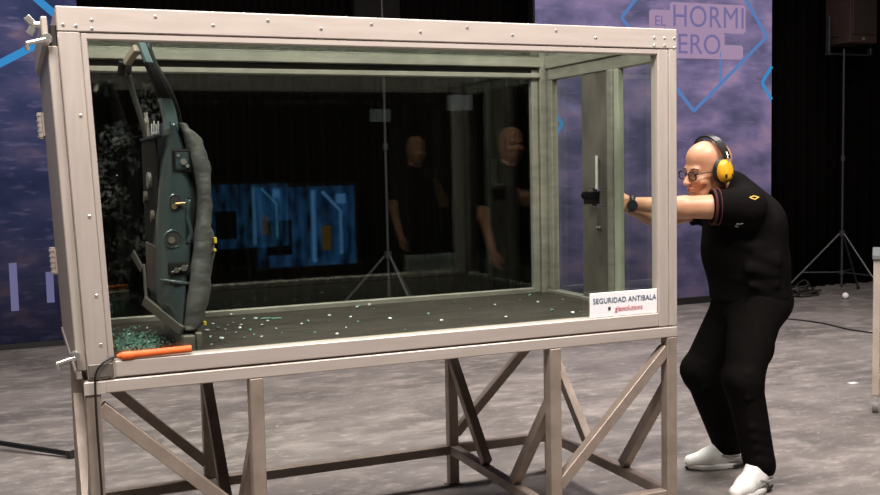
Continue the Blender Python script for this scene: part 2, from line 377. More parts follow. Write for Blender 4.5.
# end door (hinged leaf at the left), a little ajar at its top
leaf = cb('end_door_leaf', -.030, -.0012, .012, D+.01, Z0+.03, ZT-.115, STEELV)
for za, zb, dx in ((ZT-.114, ZT-.03, -.012), (Z0+.004, Z0+.029, -.004)): cb('leaf_corner', -.030+dx, -.012+dx, .012, D+.01, za, zb, STEELV, leaf)
cb('leaf_slot_shade', -.018, -.0005, .03, D-.02, ZT-.113, ZT-.05, DARK)  # dark block stands in for the shade in the slot above the leaf
for z0, z1 in ((1.585, 1.685), (1.06, 1.165)):
    bm = bmesh.new(); add_cyl(bm, (-.040, D+.01, z0), (-.040, D+.01, z1), .012)
    for k in range(5): add_cyl(bm, (-.040, D+.01, z0+.005+k*(z1-z0)/5), (-.040, D+.01, z0+.012+k*(z1-z0)/5), .0145)
    cube(bm, -.036, -.0305, D-.06, D+.005, z0+.008, z1-.008)
    obj('hinge', bm, STEEL, leaf, deform=rack)
def latch(z, y=.02):
    bm = bmesh.new()
    add_cyl(bm, (-.030, y-.02, z+.012), (-.030, y-.035, z+.012), .016, .012); add_cyl(bm, (-.030, y-.005, z+.012), (-.03, y-.022, z+.012), .01)
    add_cyl(bm, (-.032, y-.03, z+.008), (-.085, y-.03, z-.006), .0065); add_cyl(bm, (-.085, y-.03, z-.006), (-.084, y-.03, z-.026), .0065)
    obj('latch_bolt', bm, CHROME, leaf, smooth=False, deform=rack)
latch(1.832); latch(.892)
bm = bmesh.new()
add_cyl(bm, (-.042, .10, ZT-.045), (-.058, .10, ZT-.045), .010)
add_bar(bm, (-.058, .10, ZT-.045), (-.078, .10, ZT-.020), .008, .022, .003); add_bar(bm, (-.058, .10, ZT-.045), (-.074, .10, ZT-.074), .008, .022, .003)
obj('wing_nut', bm, CHROME, leaf, deform=rack)
cb('corner_plate', .002, BL-.005, -.004, .001, Z0+.006, Z0+.05, PLATE)
# rivets
bm = bmesh.new(); bmesh.ops.create_uvsphere(bm, u_segments=8, v_segments=6, radius=.0058)
for v in bm.verts: v.co.y *= .6
rv = bpy.data.meshes.new('rivet'); bm.to_mesh(rv); bm.free(); rv.materials.append(CHROME)
pos = [(.018, -.0, ZT-.055), (.053, 0, ZT-.057), (.098, 0, ZT-.038), (.096, 0, ZT-.064)]
pos += [(x, 0, ZT-.022-.02*(i % 2)) for i, x in enumerate([.28, .45, .62, .79, .96, 1.13, 1.3, 1.47, 1.64, 1.8])]
pos += [(W-.10, 0, ZT-.035), (W-.055, 0, ZT-.035), (W-.012, 0, ZT-.035), (W-.10, 0, ZT-.063), (W-.055, 0, ZT-.063), (W-.012, 0, ZT-.069)]
pos += [(.045, .001, z) for z in (1.62, 1.32, 1.08, .93)]
pos += [(x, .02, ZT+.0) for x in (.035, .22, .55, .88, 1.21, 1.54, 1.87, 1.96)]
for p_ in pos:
    q = rack(Vector(p_)); o = link(bpy.data.objects.new('rivet', rv)); o.location = q; setpar(o, case)
    if p_[1] == .02: o.rotation_euler = (R(90), 0, 0)
# sealant bead and scratch line between case and stand
# ------------------------------------------------------------------ the stand
st = thing('steel_stand', 'bare steel trestle stand with diagonal braces under the glass case', 'stand', (W/2, D/2, 0))
T = .045
XS = [.024, .523, 1.617, W-.024]
YF, YB = .0235, D-.0235
for x in XS:
    for y in (YF, YB):
        lo = box('leg', x-T/2, x+T/2, y-T/2, y+T/2, .006, ZR-.0005, STANDM, st)
        box('foot_plate', x-.035, x+.035, y-.03, y+.03, 0, .0055, STANDM, lo, bev=.001)
box('top_rail', 0, W, .001, .046, ZR, Z0-.004, STANDM, st).data.materials[0] = STEEL
box('top_rail', 0, W, D-.046, D-.001, ZR, Z0-.004, STANDM, st)
for x in (XS[0], XS[3]): box('cross_rail', x-.0225, x+.0225, .0465, D-.0465, ZR, Z0-.004, STANDM, st)
ZL = .185
for y in (YF, YB):
    for a, b in zip(XS, XS[1:]):
        box('lower_rail', a+T/2, b-T/2, y-.02, y+.02, ZL-.042, ZL, STANDM, st)
for x in XS: box('lower_cross_rail', x-.02, x+.02, YF+T/2, YB-T/2, ZL-.042, ZL, STANDM, st)
def br(A, B): bar('brace', A, B, .040, .040, STANDM, st)
for x in XS:
    br((x, YB-.012, .585), (x, .61, .195)); br((x, YF+.012, .585), (x, .345, .195))
br((XS[0]+.02, YF, .735), (XS[1]-.02, YF, .30)); br((XS[2]+.015, YF, .265), (XS[3]-.015, YF, .735))
br((XS[0]+.02, YB, .705), (XS[1]-.015, YB, .25)); br((XS[2]+.015, YB, .235), (XS[3]-.02, YB, .70))
box('rail_end_cap', -.002, .062, -.003, .001, ZR-.001, Z0-.006, STEEL, st, bev=.001)

# ------------------------------------------------------------------ sign
sg = thing('sign_plate', 'white sign reading seguridad antibala at the corner of the front glass', 'sign', (1.92, .018, .868))
WHITE = mat('white_card', (.86, .85, .87), .5, 0, (.84, .83, .85))
box('card', 1.772, 2.062, .012, .0215, .8775, .968, WHITE, sg, bev=.001)
MS = lambda x, z: Matrix.Translation((x, .0112, z)) @ Matrix.Rotation(R(90), 4, 'X')
text_mesh('lettering', 'SEGURIDAD ANTIBALA', .0275, mat('sign_ink', (.11, .13, .20), .6), sg, MS(1.919, .938), sx=.93, space=1.05)
text_mesh('lettering', 'glassolutions', .027, mat('sign_ink_red', (.62, .16, .20), .6), sg, MS(1.936, .905), sx=.80, space=1.08)
box('logo_mark', 1.846, 1.856, .0108, .0119, .902, .914, mat('sign_mark', (.05, .03, .05), .6), sg, bev=0)

# ------------------------------------------------------------------ orange tube with cord
ot = thing('orange_tube_lamp', 'orange tube with black cord resting on the lower case rail', 'tube', (.21, -.01, Z0+BB))
ORG = mat('orange_plastic', (.85, .16, .03), .4, 0, (.72, .12, .02), 20)
bm = bmesh.new()
tz = Z0+BB+.013
add_cyl(bm, (.118, .008, tz), (.322, .008, tz+.004), .0115, .0115, 20)
obj('tube_body', bm, ORG, ot, smooth=False)
bm = bmesh.new(); add_cyl(bm, (.112, .008, tz), (.145, .008, tz), .0128, .0128, 20); add_cyl(bm, (.098, .008, tz), (.112, .008, tz), .006, .011, 20); obj('end_cap', bm, ORG, ot)
tube('cord', [(.100, .008, tz), (.075, -.006, tz-.003), (.048, -.012, tz-.02), (.034, -.012, tz-.045), (.030, -.010, Z0-.01), (.030, -.006, .70), (.034, -.006, .5), (.036, -.006, .3), (.034, -.008, .1), (.03, -.03, .008), (-.10, -.12, .006)], .0035, BLACK, ot)

# ------------------------------------------------------------------ car door inside the case
FZ = Z0+.03
cdor = thing('car_door', 'shot-up dark teal car door standing on edge inside the glass case', 'car door', (.33, .5, FZ))
TEAL = mat('teal_car_paint', (.085, .118, .125), .28, .5, (.065, .095, .102), 3, coat=.6)
TEALL = mat('teal_frame_paint', (.19, .28, .30), .35, .2, (.16, .24, .26), 6)
SKIN_G = mat('dusty_outer_skin', (.115, .118, .112), .6, .1, (.06, .062, .06), 9, (1, 1, 2), .25, 25)
TRIM = mat('black_trim', (.012, .011, .011), .85, spec=.2)
BROWN = mat('inner_trim_brown', (.13, .11, .09), .6, 0, (.06, .05, .045), 12)
def dp(u, v):     # outline measured on the latch edge of the door, plane y = .17, metres
    return (.2610+(u-160)*.003195-(v-240)*.00014, 1.2290-(v-240)*.003190-(u-160)*.000165)
EY0, EY1 = .165, .62
edgeL = [(166, 120), (166, 144), (162.4, 165), (160, 200), (160, 240), (160.5, 264), (161.5, 303), (170, 318), (178, 331)]
edgeR = [(178, 122), (185.4, 142), (192.7, 166), (200, 193), (199, 217), (196, 240), (195, 249), (190, 290), (185, 329)]
def smooth_line(P, k=5):
    return [(q.x, q.y) for q in catmull([(a, b, 0) for a, b in P], k)]
eL = [dp(*q) for q in smooth_line(edgeL)]; eR = [dp(*q) for q in smooth_line(edgeR)]
# edge panel with a rounded front: rows between left and right outlines
def edge_panel():
    bm = bmesh.new(); rows = []
    n = 40; m_ = 12
    def samp(L_, t):
        f = t*(len(L_)-1); i = min(int(f), len(L_)-2); f -= i
        return L_[i][0]*(1-f)+L_[i+1][0]*f, L_[i][1]*(1-f)+L_[i+1][1]*f
    for i in range(n+1):
        t = i/n; a = samp(eL, t); b = samp(eR, t); row = []
        for j in range(m_+1):
            s = j/m_; x = a[0]*(1-s)+b[0]*s; z = a[1]*(1-s)+b[1]*s
            y = EY0+.055*abs(2*s-1)**3.2 + .018*max(0, (s-.62)/.38)**.5*(1 if .2 < t < .62 else 0)
            row.append(bm.verts.new((x, y, z)))
        rows.append(row)
    for r_, q in zip(rows, rows[1:]):
        for j in range(m_): bm.faces.new((r_[j], r_[j+1], q[j+1], q[j]))
    # sides back to the far end of the door
    def back(v, sh): return bm.verts.new((v.co.x+sh, EY1, v.co.z))
    Lb = [back(r_[0], .012) for r_ in rows]; Rb = [back(r_[-1], -.02) for r_ in rows]
    for i in range(n):
        bm.faces.new((rows[i][0], rows[i+1][0], Lb[i+1], Lb[i])); bm.faces.new((rows[i][-1], Rb[i], Rb[i+1], rows[i+1][-1]))
        bm.faces.new((Lb[i], Lb[i+1], Rb[i+1], Rb[i]))
    bm.faces.new(rows[0]+[Rb[0], Lb[0]]); bm.faces.new(rows[-1][::-1]+[Lb[-1], Rb[-1]])
    return bm
obj('door_shell', edge_panel(), TEAL, cdor, smooth=True)
# outer skin, bulging to the right, torn and dusty
skR = [(186, 121), (191, 125), (203.6, 138), (211, 161), (213.5, 193), (213.5, 222), (216.5, 237), (217, 246), (214.5, 274), (211, 303), (206, 326), (199, 333)]
skL = [(178, 121), (183, 132), (189, 150), (195, 172), (199.5, 193), (198.5, 217), (195.5, 240), (194, 255), (191, 275), (188, 298), (185, 325), (184, 333)]
sL = [dp(*q) for q in smooth_line(skL, 5)]; sR = [dp(*q) for q in smooth_line(skR, 5)]
bm = bmesh.new(); rows = []
for i in range(len(sL)):
    row = []
    a, b = sL[i], sR[i]
    wob = .003*math.sin(i*.9)+.002*math.sin(i*2.1)
    prof = [(0, .012), (.25, 0), (.6, .004), (.85, .02), (1, .05), (1.0, .22), (.93, .45), (.75, .68), (.3, .69), (0, .2)]
    for s, dy in prof:
        row.append(bm.verts.new((a[0]*(1-s)+b[0]*s+(wob if s > .8 else 0), EY0-.012+dy+wob*.6, a[1]*(1-s)+b[1]*s)))
    rows.append(row)
for a, b in zip(rows, rows[1:]):
    for j in range(len(a)): bm.faces.new((a[j], a[(j+1) % len(a)], b[(j+1) % len(b)], b[j]))
bm.faces.new(rows[0]); bm.faces.new(rows[-1][::-1])
skin = obj('outer_skin', bm, SKIN_G, cdor, smooth=True)
YEL = mat('yellow_paint_chip', (.65, .50, .04), .5)
for u, v, h_ in ((216.0, 240, .018), (206, 326, .012), (215.6, 250, .008)):
    x, z = dp(u, v); box('paint_chip', x-.006, x+.0015, EY0-.008, EY0+.02, z-h_/2, z+h_/2, YEL, skin, bev=.001)
# window frame upright: three lengths (teal, black tape, teal) along one curved line
pl = [(136.5, 40), (145.6, 62), (154.5, 83), (160, 99.5), (163, 112), (166, 128)]; pr = [(145.0, 40), (153.5, 62), (165.3, 83), (172.5, 99.5), (176.5, 112), (179, 128)]
def upright(name, ia, ib, m, par, dy=.0, grow=0.0):
    bm = bmesh.new(); A = smooth_line(pl, 6); B = smooth_line(pr, 6); rows = []
    for a, b in list(zip(A, B))[ia:ib+1]:
        (x0, z0), (x1, z1) = dp(a[0]-grow, a[1]), dp(b[0]+grow, b[1]); y0 = EY0+.008+dy; y1 = EY0+.05-dy
        rows.append([bm.verts.new(c) for c in ((x0, y0+.006, z0), (x0*.8+x1*.2, y0, z0*.8+z1*.2), (x0*.2+x1*.8, y0, z0*.2+z1*.8), (x1, y0+.006, z1), (x1, y1, z1), (x0, y1, z0))])
    for a, b in zip(rows, rows[1:]):
        for j in range(6): bm.faces.new((a[j], a[(j+1) % 6], b[(j+1) % 6], b[j]))
    bm.faces.new(rows[0]); bm.faces.new(rows[-1][::-1]); return obj(name, bm, m, par)
upf = upright('window_frame', 0, 30, TEALL, cdor)
upright('black_tape', 6, 17, TRIM, upf, -.002, .3)
A = smooth_line(pr, 4)
tube('window_seal', [(*dp(u+2.2, v), 0) for u, v in A][0:0] or [Vector((dp(u+2.4, v)[0], EY0+.035, dp(u+2.4, v)[1])) for u, v in A[::2]], .009, BLACK, cdor, k=3)
# header of the window frame running back, far upright, beltline
hx, hz = dp(140, 46)
tube('window_header', [(hx, EY0+.03, hz-.01), (hx-.0, .40, hz-.01), (hx+.005, .58, hz-.02), (hx+.01, .66, hz-.04)], .014, BLACK, cdor)
tube('window_frame_far', [(hx+.01, .66, hz-.04), (hx+.03, .68, hz-.12), (hx+.065, .70, hz-.25), (hx+.075, .71, hz-.33)], .010, mat('seal_grey', (.035, .035, .032), .6), cdor)
tube('glass_guide', [(hx+.06, .60, hz-.19), (hx+.078, .62, hz-.33)], .007, CHROME, cdor, k=2)
# inner side: dark trim board with cut-outs and mechanism
x0, z0_ = dp(160, 137); x1, z1_ = dp(160, 310)
box('inner_trim_board', x0-.010, x0-.002, EY0+.06, EY1-.01, 1.20, z0_, TRIM, cdor, bev=.003)
box('inner_trim_pocket', x0-.014, x0-.002, EY0+.10, EY1-.03, 1.03, 1.199, BROWN, cdor, bev=.003)
box('beltline_strip', x0-.014, x0+.01, EY0+.03, EY1, z0_+.001, z0_+.012, BLACKM, cdor, bev=.002)
for k, (yy, zz, rr_) in enumerate(((.38, 1.42, .028), (.33, 1.30, .020), (.50, 1.36, .022))):
    cyl('window_regulator', (x0-.022, yy, zz), (x0-.0105, yy, zz), rr_, CHROME if k == 0 else BROWN, cdor, n=14)
bm = bmesh.new()
for i in range(4):
    u_, v_ = 155+i*2.2, 128-(i % 2)*3
    px, pz = dp(u_, v_); add_bar(bm, (px, EY0+.1, pz-.02), (px+.002, EY0+.1, pz+.02), .004, .004, .001)
a, b = dp(154.5, 132), dp(163, 130); add_bar(bm, (a[0], EY0+.1, a[1]), (b[0], EY0+.1, b[1]), .004, .008, .001)
obj('glass_clip', bm, WHITE, cdor)
# latch pocket, holes and bolt recess on the edge
def disc_ring(u, v, r_out, r_in, sq=1.0, m=TEAL):
    x, z = dp(u, v); bm = bmesh.new(); n = 24; A, B, C = [], [], []
    for k in range(n):
        t = 2*math.pi*k/n; c, s = math.cos(t), math.sin(t)*sq
        A.append(bm.verts.new((x+c*r_out, EY0+.004, z+s*r_out))); B.append(bm.verts.new((x+c*(r_in+.002), EY0-.003, z+s*(r_in+.002)))); C.append(bm.verts.new((x+c*r_in, EY0+.003, z+s*r_in)))
    for L1, L2_ in ((A, B), (B, C)):
        for k in range(n): bm.faces.new((L1[k], L1[(k+1) % n], L2_[(k+1) % n], L2_[k]))
    o = obj('hole_rim', bm, m, cdor, smooth=True)
    bm = bmesh.new(); add_cyl(bm, (x, EY0-.001, z), (x, EY0+.001, z), r_in, r_in, 20)
    for v_ in bm.verts: v_.co.z = z+(v_.co.z-z)*sq
    obj('hole_shade', bm, DARK, o)  # dark disc painted as the shade inside the opening
    return x, z
x, z = dp(181, 159)
bm = bmesh.new(); cube(bm, x-.030, x+.030, EY0-.004, EY0+.010, z-.038, z+.038, .008, 2); lp = obj('latch_pocket', bm, BLACKM, cdor)
bm = bmesh.new(); cube(bm, x-.021, x+.021, EY0-.008, EY0-.0035, z-.028, z+.028, .004); obj('latch_plate', bm, TEAL, lp)
bm = bmesh.new(); add_cyl(bm, (x+.004, EY0-.016, z-.004), (x+.004, EY0-.008, z-.004), .010); add_cyl(bm, (x+.016, EY0-.014, z-.018), (x+.016, EY0-.008, z-.018), .006); add_cyl(bm, (x-.012, EY0-.013, z+.016), (x-.012, EY0-.008, z+.016), .005); obj('latch_screw', bm, CHROME, lp)
x, z = disc_ring(175, 202, .023, .017, 1.35)
bm = bmesh.new(); add_cyl(bm, (x, EY0-.006, z-.004), (x+.03, EY0-.012, z-.002), .0045); add_cyl(bm, (x-.004, EY0-.006, z-.012), (x-.004, EY0-.002, z-.012), .009); obj('lock_rod', bm, mat('brass_rod', (.42, .30, .14), .35, .7), cdor)
x, z = disc_ring(173, 239, .032, .024, 1.0)
cyl('rubber_plug', (x-.006, EY0-.004, z-.003), (x-.006, EY0-.0012, z-.003), .011, BROWN, cdor)
x, z = dp(179, 269)
bm = bmesh.new(); cube(bm, x-.036, x+.034, EY0-.005, EY0+.012, z-.024, z+.022, .009, 2); rc = obj('bolt_recess', bm, TRIM, cdor)
bm = bmesh.new(); add_cyl(bm, (x-.01, EY0-.014, z-.004), (x-.01, EY0-.005, z-.004), .009, .008, 8); add_cyl(bm, (x+.014, EY0-.012, z+.002), (x+.014, EY0-.005, z+.002), .011, .009, 8); add_bar(bm, (x-.026, EY0-.008, z-.012), (x+.028, EY0-.008, z+.008), .004, .008); obj('bolt', bm, mat('dull_bolt', (.22, .20, .18), .4, .6), rc)
bm = bmesh.new(); ax, az = dp(161.5, 281); bx, bz = dp(190, 285); add_tube(bm, catmull([(ax, EY0+.02, az), ((ax+bx)/2, EY0-.004, az-.008), (bx, EY0+.012, bz)], 6), .006, 8); obj('pressed_ridge', bm, TEAL, cdor, smooth=True)
bm = bmesh.new(); P = [(*dp(u, v), 0) for u, v in ((190, 196), (187, 215), (191, 232), (188, 243))]
add_tube(bm, catmull([(a, EY0+.008, b) for a, b, _ in P], 6), .007, 8); obj('pressed_crease', bm, TEAL, cdor, smooth=True)
# clamp that holds the door top, prop bar and foot block: the door's rig
rig = thing('door_prop_rig', 'grey steel foot block and prop bars holding the car door', 'bracket', (.35, .2, FZ))
BAR = mat('prop_bar_grey', (.13, .125, .115), .5, .4)
FOOT = mat('foot_block_steel', (.20, .19, .165), .5, .4, (.12, .115, .10), 10)
fx, _ = dp(181, 345); fx2, _ = dp(202, 345)
bm = bmesh.new(); cube(bm, fx, fx+.042, .13, .30, FZ, FZ+.062, .004); cube(bm, fx+.044, fx2, .14, .30, FZ, FZ+.068, .004); obj('foot_block', bm, FOOT, rig)
pA, pB = dp(149, 303), dp(181, 335); bar('prop_bar', (pA[0], .30, pA[1]-.01), (pB[0]+.005, .16, pB[1]+.005), .012, .034, BAR, rig)
pA, pB = dp(136, 253), dp(149, 277); bar('prop_bar', (pA[0]+.02, .45, pA[1]-.02), (pB[0]+.006, .40, pB[1]), .008, .026, BAR, rig)
pA, pB = dp(149, 277), dp(150, 305); bar('prop_bar', (pB[0]+.012, .36, pB[1]-.03), (pA[0]+.012, .40, pA[1]+.02), .010, .02, BAR, rig)
cx_, cz_ = dp(132, 56); clampo = bar('top_clamp', (cx_-.004, .27, cz_-.014), (cx_+.022, .19, cz_+.024), .024, .024, mat('clamp_beige', (.48, .42, .33), .5, .2), rig)
cyl('clamp_hook', (cx_-.015, .30, cz_-.01), (cx_-.02, .32, cz_-.05), .012, TRIM, rig)

# ------------------------------------------------------------------ glass crumbs
SHG = bpy.data.materials.new('green_glass_crumb'); SHG.use_nodes = True
b_ = SHG.node_tree.nodes['Principled BSDF']; b_.inputs['Base Color'].default_value = (.22, .42, .34, 1); b_.inputs['Roughness'].default_value = .15; b_.inputs['Transmission Weight'].default_value = .25
SHW = mat('pale_glass_crumb', (.62, .70, .66), .2)
def shard_mesh(r, flat=.6):
    bm = bmesh.new(); bmesh.ops.create_icosphere(bm, subdivisions=1, radius=r)
    for v in bm.verts:
        v.co *= random.uniform(.6, 1.25); v.co.z *= flat
    me = bpy.data.meshes.new('glass_shard'); bm.to_mesh(me); bm.free(); return me
kinds = []
for i in range(6):
    me = shard_mesh(.0055+.0013*i, .55); me.materials.append(SHW if i % 2 else SHG); me.transform(Matrix.Scale(.8, 4)); kinds.append(me)
chips = [(0.582, 0.936), (0.536, 0.585), (0.597, 0.745), (0.591, 0.58), (0.652, 0.802), (0.695, 0.777), (0.714, 0.827), (0.624, 0.356), (0.608, 0.414), (0.609, 0.652), (0.453, 0.429), (0.483, 0.364), (0.497, 0.309), (0.558, 0.493), (0.706, 0.169), (0.823, 0.556), (0.864, 0.618), (0.974, 0.705), (0.944, 0.601), (0.95, 0.4), (1.04, 0.635), (1.154, 0.897), (1.172, 0.922), (1.219, 0.929), (1.208, 0.829), (0.712, 0.51), (0.704, 0.385), (0.517, 0.733), (0.516, 0.623), (0.467, 0.572), (0.517, 0.466), (1.052, 0.659), (1.036, 0.518), (0.874, 0.263), (1.341, 0.551), (1.315, 0.354), (1.557, 0.62), (1.698, 0.675), (1.862, 0.763), (1.884, 0.636), (1.82, 0.395), (1.851, 0.28), (1.902, 0.313), (2.022, 0.664), (1.59, 0.853), (1.575, 0.32), (1.963, 0.861), (1.162, 0.503), (1.127, 0.245), (0.433, 0.277), (0.816, 0.346), (0.725, 0.699), (0.614, 0.513), (0.628, 0.941), (0.488, 0.508), (0.565, 0.678), (0.562, 0.367), (0.681, 0.61)]
k = 0
for cx1, cy1 in chips:
    q = Vector((cx1, cy1, FZ))
    o = link(bpy.data.objects.new('glass_shard', kinds[k % 6])); k += 1
    o.rotation_euler = (0, 0, random.uniform(0, 6)); o.location = (q.x, q.y, FZ+.003)
    o.location.z = FZ - min(vv.co.z for vv in o.data.vertices)
    tag(o, 'small chip of shattered glass scattered on the dark case floor', 'glass shard', 'glass chips scattered on the case floor')
for q in (Vector((0.735, 0.784, FZ)), Vector((0.774, 0.761, FZ))):
    bm = bmesh.new(); cube(bm, -.022, .022, -.006, .006, 0, .006, .0015)
    for v in bm.verts: v.co.x += v.co.y*.3
    o = obj('glass_sliver', bm, SHG); o.location = (q.x, q.y, FZ); o.rotation_euler = (0, 0, .12)
    tag(o, 'flat green glass sliver lying on the dark case floor', 'glass shard', 'glass slivers on the case floor')
bm = bmesh.new()
for i in range(520):
    a = random.gauss(0, 1); b = random.gauss(0, 1)
    q = Vector((.20+a*.055, .40+b*.17, 0))
    if not (.09 < q.x < .33 and .075 < q.y < .93) or (q.x > .26 and q.y < .31): continue
    r = random.uniform(.003, .008); hgt = max(0, .012*math.exp(-(a*a+b*b)*.7))*random.random()
    mm = Matrix.Translation((q.x, q.y, FZ+hgt+r*.25)) @ Euler((random.random()*6, random.random()*6, random.random()*6)).to_matrix().to_4x4()
    bmesh.ops.create_cone(bm, cap_ends=True, segments=4, radius1=r, radius2=r*.4, depth=r, matrix=mm)
o = obj('glass_crumbs', bm, SHG); tag(o, 'heap of crushed green window glass crumbs beside the car door foot', 'glass crumbs', kind='stuff')

# ------------------------------------------------------------------ figures: smooth-blended solids turned into one continuous surface
class Solid:
    def __init__(self): self.p = []
    def cone(self, a, b, ra, rb, k=.02, sy=None, cut=False):      # round cone; sy squashes it across y about sy[0]
        self.p.append(('c', np.array(a, float), np.array(b, float), ra, rb, k, sy, cut)); return self
    def ell(self, c, r, rot=None, k=.02, cut=False):
        self.p.append(('e', np.array(c, float), np.array(r, float), None if rot is None else np.array(rot.to_3x3() if hasattr(rot, 'to_3x3') else rot), k, cut)); return self
    def mesh(self, vox, clip=None):
        lo = np.full(3, 1e9); hi = -lo
        bb = []
        for q in self.p:
            if q[0] == 'c':
                r = max(q[3], q[4]); a = np.minimum(q[1], q[2])-r; b = np.maximum(q[1], q[2])+r
                if q[6]:
                    c, s_ = q[6]; a[1] = c+(min(q[1][1], q[2][1])-c)-r*s_; b[1] = c+(max(q[1][1], q[2][1])-c)+r*s_
                m = q[5]
            else:
                r = q[2].max() if q[3] is not None else q[2]; a = q[1]-r; b = q[1]+r; m = q[4]
            bb.append((a-m-3*vox, b+m+3*vox)); lo = np.minimum(lo, bb[-1][0]); hi = np.maximum(hi, bb[-1][1])
        lo -= 2*vox; n = np.ceil((hi-lo)/vox).astype(int)+3
        F = np.full(n, 1.0, np.float32)
        for q, (a, b) in zip(self.p, bb):
            i0 = np.maximum(((a-lo)/vox).astype(int), 0); i1 = np.minimum(((b-lo)/vox).astype(int)+2, n)
            X, Y, Z = np.meshgrid(*[(lo[d]+vox*np.arange(i0[d], i1[d])).astype(np.float32) for d in range(3)], indexing='ij', sparse=True)
            if q[0] == 'c':
                _, A, B, ra, rb, k, sy, cut = q
                Ay, By = A[1], B[1]; f = 1
                if sy: c, s_ = sy; Y = c+(Y-c)/s_; Ay = c+(Ay-c)/s_; By = c+(By-c)/s_
                d = np.array([B[0]-A[0], By-Ay, B[2]-A[2]]); L2_ = (d*d).sum()+1e-12
                t = np.clip(((X-A[0])*d[0]+(Y-Ay)*d[1]+(Z-A[2])*d[2])/L2_, 0, 1)
                D_ = np.sqrt((X-A[0]-t*d[0])**2+(Y-Ay-t*d[1])**2+(Z-A[2]-t*d[2])**2)-(ra+(rb-ra)*t)
            else:
                _, C_, r, rot, k, cut = q
                x, y, z = X-C_[0], Y-C_[1], Z-C_[2]
                if rot is not None:
                    M = rot.T; x, y, z = [M[i, 0]*x+M[i, 1]*y+M[i, 2]*z for i in range(3)]
                k0 = np.sqrt((x/r[0])**2+(y/r[1])**2+(z/r[2])**2); k1 = np.sqrt((x/r[0]**2)**2+(y/r[1]**2)**2+(z/r[2]**2)**2)+1e-9
                D_ = k0*(k0-1)/k1
            sl = tuple(slice(i0[d], i1[d]) for d in range(3)); cur = F[sl]
            if cut:
                h_ = np.clip(.5-.5*(cur+D_)/k, 0, 1); F[sl] = cur*(1-h_)-D_*h_+k*h_*(1-h_)
            else:
                h_ = np.clip(.5+.5*(cur-D_)/k, 0, 1); F[sl] = cur*(1-h_)+D_*h_-k*h_*(1-h_)
        if clip: # list of (point, normal): keep the side the normal points away from
            X, Y, Z = np.meshgrid(*[(lo[d]+vox*np.arange(n[d])).astype(np.float32) for d in range(3)], indexing='ij', sparse=True)
            for P_, N_ in clip:
                N_ = np.array(N_, float); N_ /= np.linalg.norm(N_)
                F = np.maximum(F, (X-P_[0])*N_[0]+(Y-P_[1])*N_[1]+(Z-P_[2])*N_[2])
        return nets(F, lo, vox)
def nets(F, lo, vox):
    ins = F < 0
    c = np.zeros(np.array(F.shape)-1, np.int8)
    for i in (0, 1):
        for j in (0, 1):
            for k in (0, 1): c += ins[i:F.shape[0]-1+i, j:F.shape[1]-1+j, k:F.shape[2]-1+k]
    act = (c > 0) & (c < 8); idx = np.argwhere(act); ID = np.full(act.shape, -1, np.int64); ID[act] = np.arange(len(idx))
    acc = np.zeros((len(idx), 3)); cnt = np.zeros(len(idx))
    corner = lambda o: F[idx[:, 0]+o[0], idx[:, 1]+o[1], idx[:, 2]+o[2]].astype(float)
    for ax in range(3):
        for i in (0, 1):
            for j in (0, 1):
                o0 = [0, 0, 0]; o0[(ax+1) % 3] = i; o0[(ax+2) % 3] = j; o1 = list(o0); o1[ax] = 1
                a, b = corner(o0), corner(o1); m = (a < 0) != (b < 0)
                t = np.where(m, a/np.where(m, a-b, 1), 0); pt = np.tile(np.array(o0, float), (len(idx), 1)); pt[:, ax] = t
                acc[m] += pt[m]; cnt[m] += 1
    V = lo+vox*(idx+acc/cnt[:, None])
    faces = []
    for ax in range(3):
        b_, c_ = (ax+1) % 3, (ax+2) % 3
        s0 = [slice(None)]*3; s1 = [slice(None)]*3; s0[ax] = slice(0, -1); s1[ax] = slice(1, None)
        e = np.argwhere(ins[tuple(s0)] != ins[tuple(s1)])
        e = e[(e[:, b_] > 0) & (e[:, c_] > 0) & (e[:, b_] < F.shape[b_]-1) & (e[:, c_] < F.shape[c_]-1)]
        if not len(e): continue
        def g(db, dc):
            q = e.copy(); q[:, b_] -= db; q[:, c_] -= dc; return ID[q[:, 0], q[:, 1], q[:, 2]]
        f = np.stack([g(1, 1), g(0, 1), g(0, 0), g(1, 0)], 1)
        flip = ~ins[e[:, 0], e[:, 1], e[:, 2]]; f[flip] = f[flip][:, ::-1]; faces.append(f)
    return V, np.concatenate(faces)
def solid_obj(name, sol, vox, m, parent=None, clip=None):
    V, Fc = sol.mesh(vox, clip)
    me = bpy.data.meshes.new(name); me.from_pydata(V.tolist(), [], Fc.tolist()); me.update()
    me.polygons.foreach_set('use_smooth', np.ones(len(me.polygons), bool)); me.materials.append(m)
    o = link(bpy.data.objects.new(name, me)); setpar(o, parent); return o

def skin_mat(name, col, col2):
    m = mat(name, col, .45, 0, col2, 14, (1, 1, 1), .05, 90, lo=.3, hi=.7)
    b = m.node_tree.nodes['Principled BSDF']; b.inputs['Subsurface Weight'].default_value = .12; b.inputs['Subsurface Radius'].default_value = (.012, .005, .003)
    return m
SKINM = skin_mat('fair_skin', (.66, .345, .215), (.57, .265, .155))
CLOTH = mat('black_cotton', (.0060, .0050, .0050), .85, 0, (.004, .0034, .0034), 5, (1, 1, 1), .6, 9, spec=.04)
CLOTHT = mat('black_twill', (.0060, .0050, .0048), .8, 0, (.004, .0034, .0032), 6, (1, 1, .5), .6, 11, spec=.04)
TRED = mat('dark_red_knit', (.065, .006, .009), .9)

